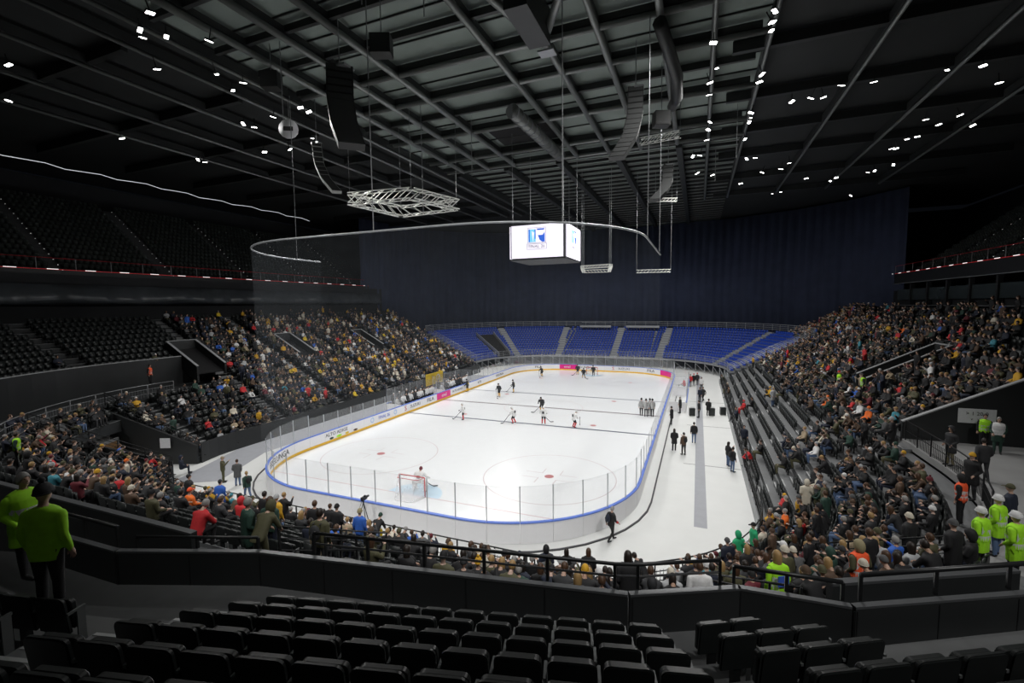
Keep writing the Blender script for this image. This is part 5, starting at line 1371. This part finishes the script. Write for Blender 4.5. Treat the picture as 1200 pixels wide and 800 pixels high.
# --- right stand
sp(1012, 440, 'stand', 'steward in lime vest and dark sleeves by the right entrance', top='charcoal', legs='black', head=('short', 'dark hair'), vest='lime')
sp(984, 436, 'stand', 'steward in lime vest with red hat by the right entrance', top='lime', legs='black', head=('beanie', 'red'), vest='lime')
sp(906, 455, 'coat', 'person in grey coat with yellow backpack standing in the right rows', top='light grey', legs='jeans blue', head=('beanie', 'beige'), pack='yellow', to=(30, -10))
sp(872, 470, 'sit', 'person in red and white with red hat sitting alone in the empty right rows', top='red', legs='red', head=('beanie', 'red'))
sp(872, 506, 'stand', 'person in navy standing in the empty front rows of the right stand', top='dark navy', legs='black', head=('short', 'dark hair'), to=(19, -20))
sp(1048, 476, 'sit_lean', 'person in olive coat bending near the right concourse', top='olive', legs='charcoal', head=('short', 'brown hair'))
sp(1046, 492, 'coat', 'person in black with pale blue beanie near the concourse rail', top='black', legs='black', head=('beanie', 'light grey'))
sp(1000, 468, 'sit_fold', 'person in bright red jacket leaning below the right entrance', top='red', legs='black', head=('short', 'dark hair'))
# --- left
o = sp(25, 562, 'coat', 'steward in lime jacket with grey hair beside the left parapet', top='lime', legs='black', head=('short', 'grey hair'), vest='lime', to=(30, -40))
sp(48, 578, 'stand', 'second person in lime jacket with dark bobble hat at the left parapet', top='lime', legs='black', head=('bobble', 'charcoal'), to=(0, -30))
sp(175, 432, 'stand', 'steward in bright orange vest on the left concourse', top='black', legs='black', head=('short', 'dark hair'), vest='fluorescent orange')
sp(18, 510, 'stand', 'person in lime and dark jacket near the left edge', top='dark green', legs='black', head=('short', 'dark hair'), vest='lime')
sp(121, 540, 'coat', 'person in grey hooded coat by the corner gap rail', top='dark grey', legs='black', head=('hood', 'dark grey'))
sp(147, 540, 'stand', 'person in cream jacket with orange beanie near the corner gap', top='cream', legs='black', head=('beanie', 'orange'))
sp(177, 578, 'sit', 'person in olive jacket with black and white beanie below the left seats', top='olive', legs='black', head=('bobble', 'black'))
sp(228, 600, 'sit_lean', 'person in bright red jacket bending at the low wall', top='red', legs='black', head=('short', 'grey hair'))
sp(222, 575, 'sit', 'person in orange jacket in the near left rows', top='orange', legs='black', head=('cap', 'fluorescent orange'))
NSPECIAL = NPERSON
TAKEN = [o.location.copy() for o in bpy.data.objects if o.name.startswith('person')]

# ================================================================== the rest of the crowd
TOPS = ['black']*62+['dark navy']*15+['charcoal']*14+['dark grey']*5+['olive']*6+['brown']*6+['beige']*2+['cream']*3+['white']*2+['mustard']*3+['red']*3+['burgundy']*2+['blue']*2+['dark green']*4+['light grey']*2+['teal']*1+['orange']*1
TOPS_L = ['black']*44+['dark navy']*12+['charcoal']*10+['olive']*5+['brown']*6+['beige']*4+['cream']*4+['white']*5+['mustard']*5+['yellow']*3+['red']*2+['light grey']*5+['blue']*1
HEADS = [('short','dark hair')]*10+[('short','brown hair')]*10+[('short','grey hair')]*5+[('long','dark hair')]*5+[('long','brown hair')]*6+[('long','blond hair')]*5+[('short','blond hair')]*3
HATS = ['black','dark grey','charcoal','black','dark navy','light grey','white','burgundy','brown','olive','cream','mustard']
def density(sg, k, t):
    if sg == 'L':
        if t < -17: return .5 if k < 9 else .012
        return (0 if k == 0 else .6 if k < 2 else .84)*(1 if t < 17 else .72)*(1 if k < 22 else .4)
    if sg == 'CL':
        if k >= 14: return .01
        return .5 if t > 45 else .66
    if sg == 'N':
        if -3 < t < 4.2 and k >= 6: return .03
        return .5 if t < 5 else .36
    if sg == 'CR': return .6 if t < 25 else .72
    if k < 6: return .03 if t > -14 else (.06 if k < 3 else .5)
    if k == 6: return .35
    return .78 if k < 21 else .5
CROWD = []
for sg, k, t, p, rz in SEATS:
    if RNG.random() > density(sg, k, t): continue
    if any((p-q).length < .62 for q in TAKEN): continue
    r_ = RNG.random(); pose = 'stand' if r_ < .035 else 'coat' if r_ < .06 else 'phone' if r_ < .08 else RNG.choice(['sit','sit_fold','sit_lean','sit_phone'])
    top = RNG.choice(TOPS_L if sg == 'L' and t > -14 else TOPS); hd = RNG.choice(HEADS)
    if RNG.random() < .34: hd = (RNG.choice(['beanie','beanie','bobble','cap','hood']), RNG.choice(HATS))
    if hd[0] == 'hood': hd = ('hood', top)
    fwd = Vector((-math.sin(rz), math.cos(rz), 0))
    CROWD.append(dict(sg=sg, k=k, t=t, p=p+fwd*(.16 if pose.startswith('sit') else .3)*(1 if k else 0), rz=rz+RNG.uniform(-.3,.3), pose=pose, top=top, head=hd, legs=RNG.choice(['black','charcoal','dark navy','jeans blue','black','olive']), sk=RNG.randrange(3), sc=RNG.uniform(.93,1.05)))
ZN = {'L': 'left stand', 'CL': 'near left corner', 'N': 'near stand', 'CR': 'near right corner', 'R': 'right stand'}
rows = {}
for c in CROWD: rows.setdefault((c['sg'], c['k']), []).append(c)
for key, L in rows.items():
    L.sort(key=lambda c: proj(c['p'])[0])
    for i, c in enumerate(L): c['i'] = i+1
def seen(c):
    q = proj(c['p']+Vector((0,0,1.1))); return 4 < q[0] < 1196 and q[1] < 690 and q[2] > 3
vis = sorted([c for c in CROWD if seen(c)], key=lambda c: proj(c['p'])[2])
near, rest = vis[:300-NSPECIAL], vis[300-NSPECIAL:]
HD = {'beanie': 'beanie', 'bobble': 'bobble hat', 'cap': 'cap', 'hood': 'hood'}
for c in near:
    hn = c['head'][1] if c['head'][0] in ('short', 'long') else '%s %s' % (c['head'][1], HD[c['head'][0]])
    if c['head'][0] == 'long': hn = 'long '+hn
    lb = '%s person, %s jacket, %s, %s along %s row of %s' % ('seated' if c['pose'].startswith('sit') else 'standing', c['top'], hn, ordinal(c['i']), ordinal(c['k']+1), ZN[c['sg']])
    if len(lb.split()) > 16: lb = lb.replace(' jacket,', ',')
    person(c['pose'], c['p'], c['rz'], lb, c['top'], c['legs'], c['head'], c['sk'], c['sc'], 'spectators in the stands')
CM = bpy.data.materials.new('crowd_clothes'); CM.use_nodes = True
at = CM.node_tree.nodes.new('ShaderNodeAttribute'); at.attribute_name = 'Col'; bs = CM.node_tree.nodes['Principled BSDF']; bs.inputs['Roughness'].default_value = .75
CM.node_tree.links.new(at.outputs['Color'], bs.inputs['Base Color'])
BASEC = {}
def col_of(name):
    if name not in BASEC:
        m = FAB.get(name) or HAIR.get(name); mx = [n for n in m.node_tree.nodes if n.type == 'MIX'][0]
        BASEC[name] = [(mx.inputs[6].default_value[i]+mx.inputs[7].default_value[i])/2 for i in range(3)]
    return BASEC[name]
SKC = [(.52,.33,.25), (.42,.25,.17), (.6,.41,.33)]
def crowd_mesh(name, people, label):
    VV, TT, CC = [], [], []; n0 = 0
    for pose in set(c['pose'] for c in people):
        G = [c for c in people if c['pose'] == pose]; lv, lt, tg = PL[pose]['lo']
        V, T, P = join_copies('x', (lv, lt, tg), [(c['p'].x, c['p'].y, c['p'].z, c['rz'], c['sc']) for c in G], None)
        pal = np.zeros((len(G), 8, 4)); pal[..., 3] = 1
        for i, c in enumerate(G):
            for t, rgb in ((0, SKC[c['sk']]), (1, col_of(c['top'])), (4, col_of(c['top'])), (2, col_of(c['legs'])), (3, (.02,.02,.02)), (5, (.4,.05,.05)), (6, (.02,.02,.02)), (7, col_of(c['head'][1]))): pal[i, t, :3] = rgb
        CC.append(pal[np.repeat(np.arange(len(G)), len(lt)), P]); VV.append(V); TT.append(T+n0); n0 += len(V)
    o = link(name, np_mesh(name, np.vstack(VV), np.vstack(TT), [CM], None, np.vstack(CC))); tag(o, label, 'crowd', kind='stuff'); return o
crowd_mesh('crowd', [c for c in rest if c['sg'] in ('L', 'CL')], 'dense crowd of spectators filling the left stand')
crowd_mesh('crowd', [c for c in rest if c['sg'] in ('R', 'CR', 'N')], 'dense crowd of spectators filling the right stand')
bench = []
for y0, y1, tops in ((-7.5, -1.5, ['white','white','white','charcoal']), (1.9, 8.0, ['charcoal','black','white','black'])):
    for row, (x, st) in enumerate(((-13.75, 'stand'), (-14.5, 'sit'), (-15.0, 'stand'))):
        y = y0
        while y < y1:
            bench.append(dict(pose=st if row != 0 else 'skate_up', p=Vector((x+RNG.uniform(-.1,.1), y, .38)), rz=-math.pi/2+RNG.uniform(-.5,.5), sc=1.0, top=RNG.choice(tops) if row < 2 else 'black', legs='black', sk=0, head=('x', RNG.choice(['white','black','dark grey']))))
            y += RNG.uniform(.45, .75) if row < 2 else RNG.uniform(1, 2)
crowd_mesh('bench_players', bench, 'two rows of hockey players crowded on the left team benches')
# ---------- seats of the bowl: nearest empty ones as things, the rest joined
occ = set((c['sg'], c['k'], round(c['t'], 3)) for c in CROWD)
free = [s for s in SEATS if (s[0], s[1], round(s[2], 3)) not in occ and not any((s[3]-q).length < .5 for q in TAKEN)]
def seatvis(s):
    q = proj(s[3]+Vector((0,0,.8))); return 0 < q[0] < 1200 and q[1] < 685 and q[2] > 3
free.sort(key=lambda s: proj(s[3])[2]); fv = [s for s in free if seatvis(s)][:max(0, 300-NSEAT)]
cnt = {}
for s in sorted(fv, key=lambda s: (s[0], s[1], proj(s[3])[0])):
    kk = (s[0], s[1]); cnt[kk] = cnt.get(kk, 0)+1
    seat(s[3], s[4], 'empty black folding seat, %s empty one along %s row of %s' % (ordinal(cnt[kk]), ordinal(s[1]+1), ZN[s[0]]), 'empty black seats in the stands')
fvs = set(id(s) for s in fv)
for part, lb in ((('L', 'CL'), 'left'), (('N', 'CR', 'R'), 'right and near')):
    pl = [(s[3].x, s[3].y, s[3].z, s[4], 1) for s in SEATS if s[0] in part and id(s) not in fvs]
    V, T, P = join_copies('x', LOWSEAT, pl, None); o = link('stand_seat_rows', np_mesh('stand_seat_rows', V, T, [BLACKSEAT])); tag(o, 'long rows of black seats in the %s stands' % lb, 'seats', kind='stuff')

# ================================================================== loose things
def xplane(px, py, X):
    d = FW + RT*((px-600)/FPX) + UP*((400-py)/FPX); return CAMP+d*((X-CX)/d.x)
a, c = xplane(499, 446, -15.7), xplane(519, 442, -15.7)
bn = empty('banner', ((a+c)/2)); tag(bn, 'yellow supporters banner hung behind the team benches', 'banner')
L = abs(c.y-a.y)
MB().box((0,0,.1), (.05, L, 1.5)).build('cloth', FAB['yellow'], bn)
b = MB(); 
for i in range(14): b.bar((.03, L*.2+.42*math.cos(i*.4488), .1+.42*math.sin(i*.4488)), (.03, L*.2+.42*math.cos((i+1)*.4488), .1+.42*math.sin((i+1)*.4488)), .02, .12)
b.build('emblem', FAB['white'], bn)
for y in (-L/2, L/2): MB().box((-.04, y, -1.0), (.04, .04, 3.6)).build('pole', BLACKMET, bn)
p = gp(427, 617, 0)
tp = empty('camera_tripod', p); tag(tp, 'black video camera on a tripod at the near rail', 'camera')
for i in range(3): a_ = i*2.094; MB().tube([(0,0,1.35), (.42*math.cos(a_), .42*math.sin(a_), 0)], .022, 5).build('leg', BLACKMET, tp)
MB().box((0,.05,1.55), (.14,.36,.18)).build('camera_body', BLACKMET, tp); MB().tube([(0,.2,1.55),(0,.4,1.55)], .06, 10).build('lens', BLACKSEAT, tp); MB().tube([(0,0,1.3),(0,0,1.48)], .04, 8).build('head', BLACKMET, tp)
MB().tube([(0,-.1,1.48),(.18,-.5,1.3)], .012, 5).build('pan_bar', BLACKMET, tp); MB().box((.14,-.02,1.72), (.1,.06,.09)).build('monitor', BLACKMET, tp)
p = on_bowl(432, 620, .6)
if p:
    yb = empty('sign_board', p, .3); tag(yb, 'small yellow board leaning at the near front rail', 'sign'); MB().box((0,0,.55), (1.3,.04,.8)).build('panel', FAB['yellow'], yb); MB().box((0,-.03,.2), (1.3,.05,.05)).build('foot_rail', BLACKMET, yb)
for px, py, lb in ((834, 487, 'black rolling case beside the person in a black coat'), (847, 486, 'black equipment case against the right stand skirt'), (811, 487, 'rounded black trolley by the penalty box')):
    p = gp(px, py, 0); t = empty('equipment_case', p, .2); tag(t, lb, 'case')
    MB().box((0,0,.42), (.55,.4,.7)).build('body', BLACKSEAT, t); MB().box((0,0,.78), (.57,.42,.04)).build('lid', BLACKMET, t)
    for x in (-.22,.22): MB().tube([(x,-.15,.05),(x,.15,.05)], .05, 8).build('wheel', BLACKMET, t)
    MB().tube([(-.2,-.2,.75),(-.2,-.26,1.0),(.2,-.26,1.0),(.2,-.2,.75)], .012, 5).build('handle', GREYMET, t)
for y, L_, m_ in ((-18.9, .5, FAB['dark green']), (-18.0, .7, FAB['lime']), (-17.0, .5, FAB['yellow']), (-15.9, .6, FAB['brown'])):
    b = MB(); b.ell((-HW+.014, y, .36), (.006, L_/2, .1), 10, 6); b.build('printed_figure', m_, boards)
bpy.context.view_layer.update()
print('PERSONS', NPERSON, 'special', NSPECIAL, 'crowd', len(CROWD), 'seats', NSEAT, len(SEATS), 'objects', len(bpy.data.objects))
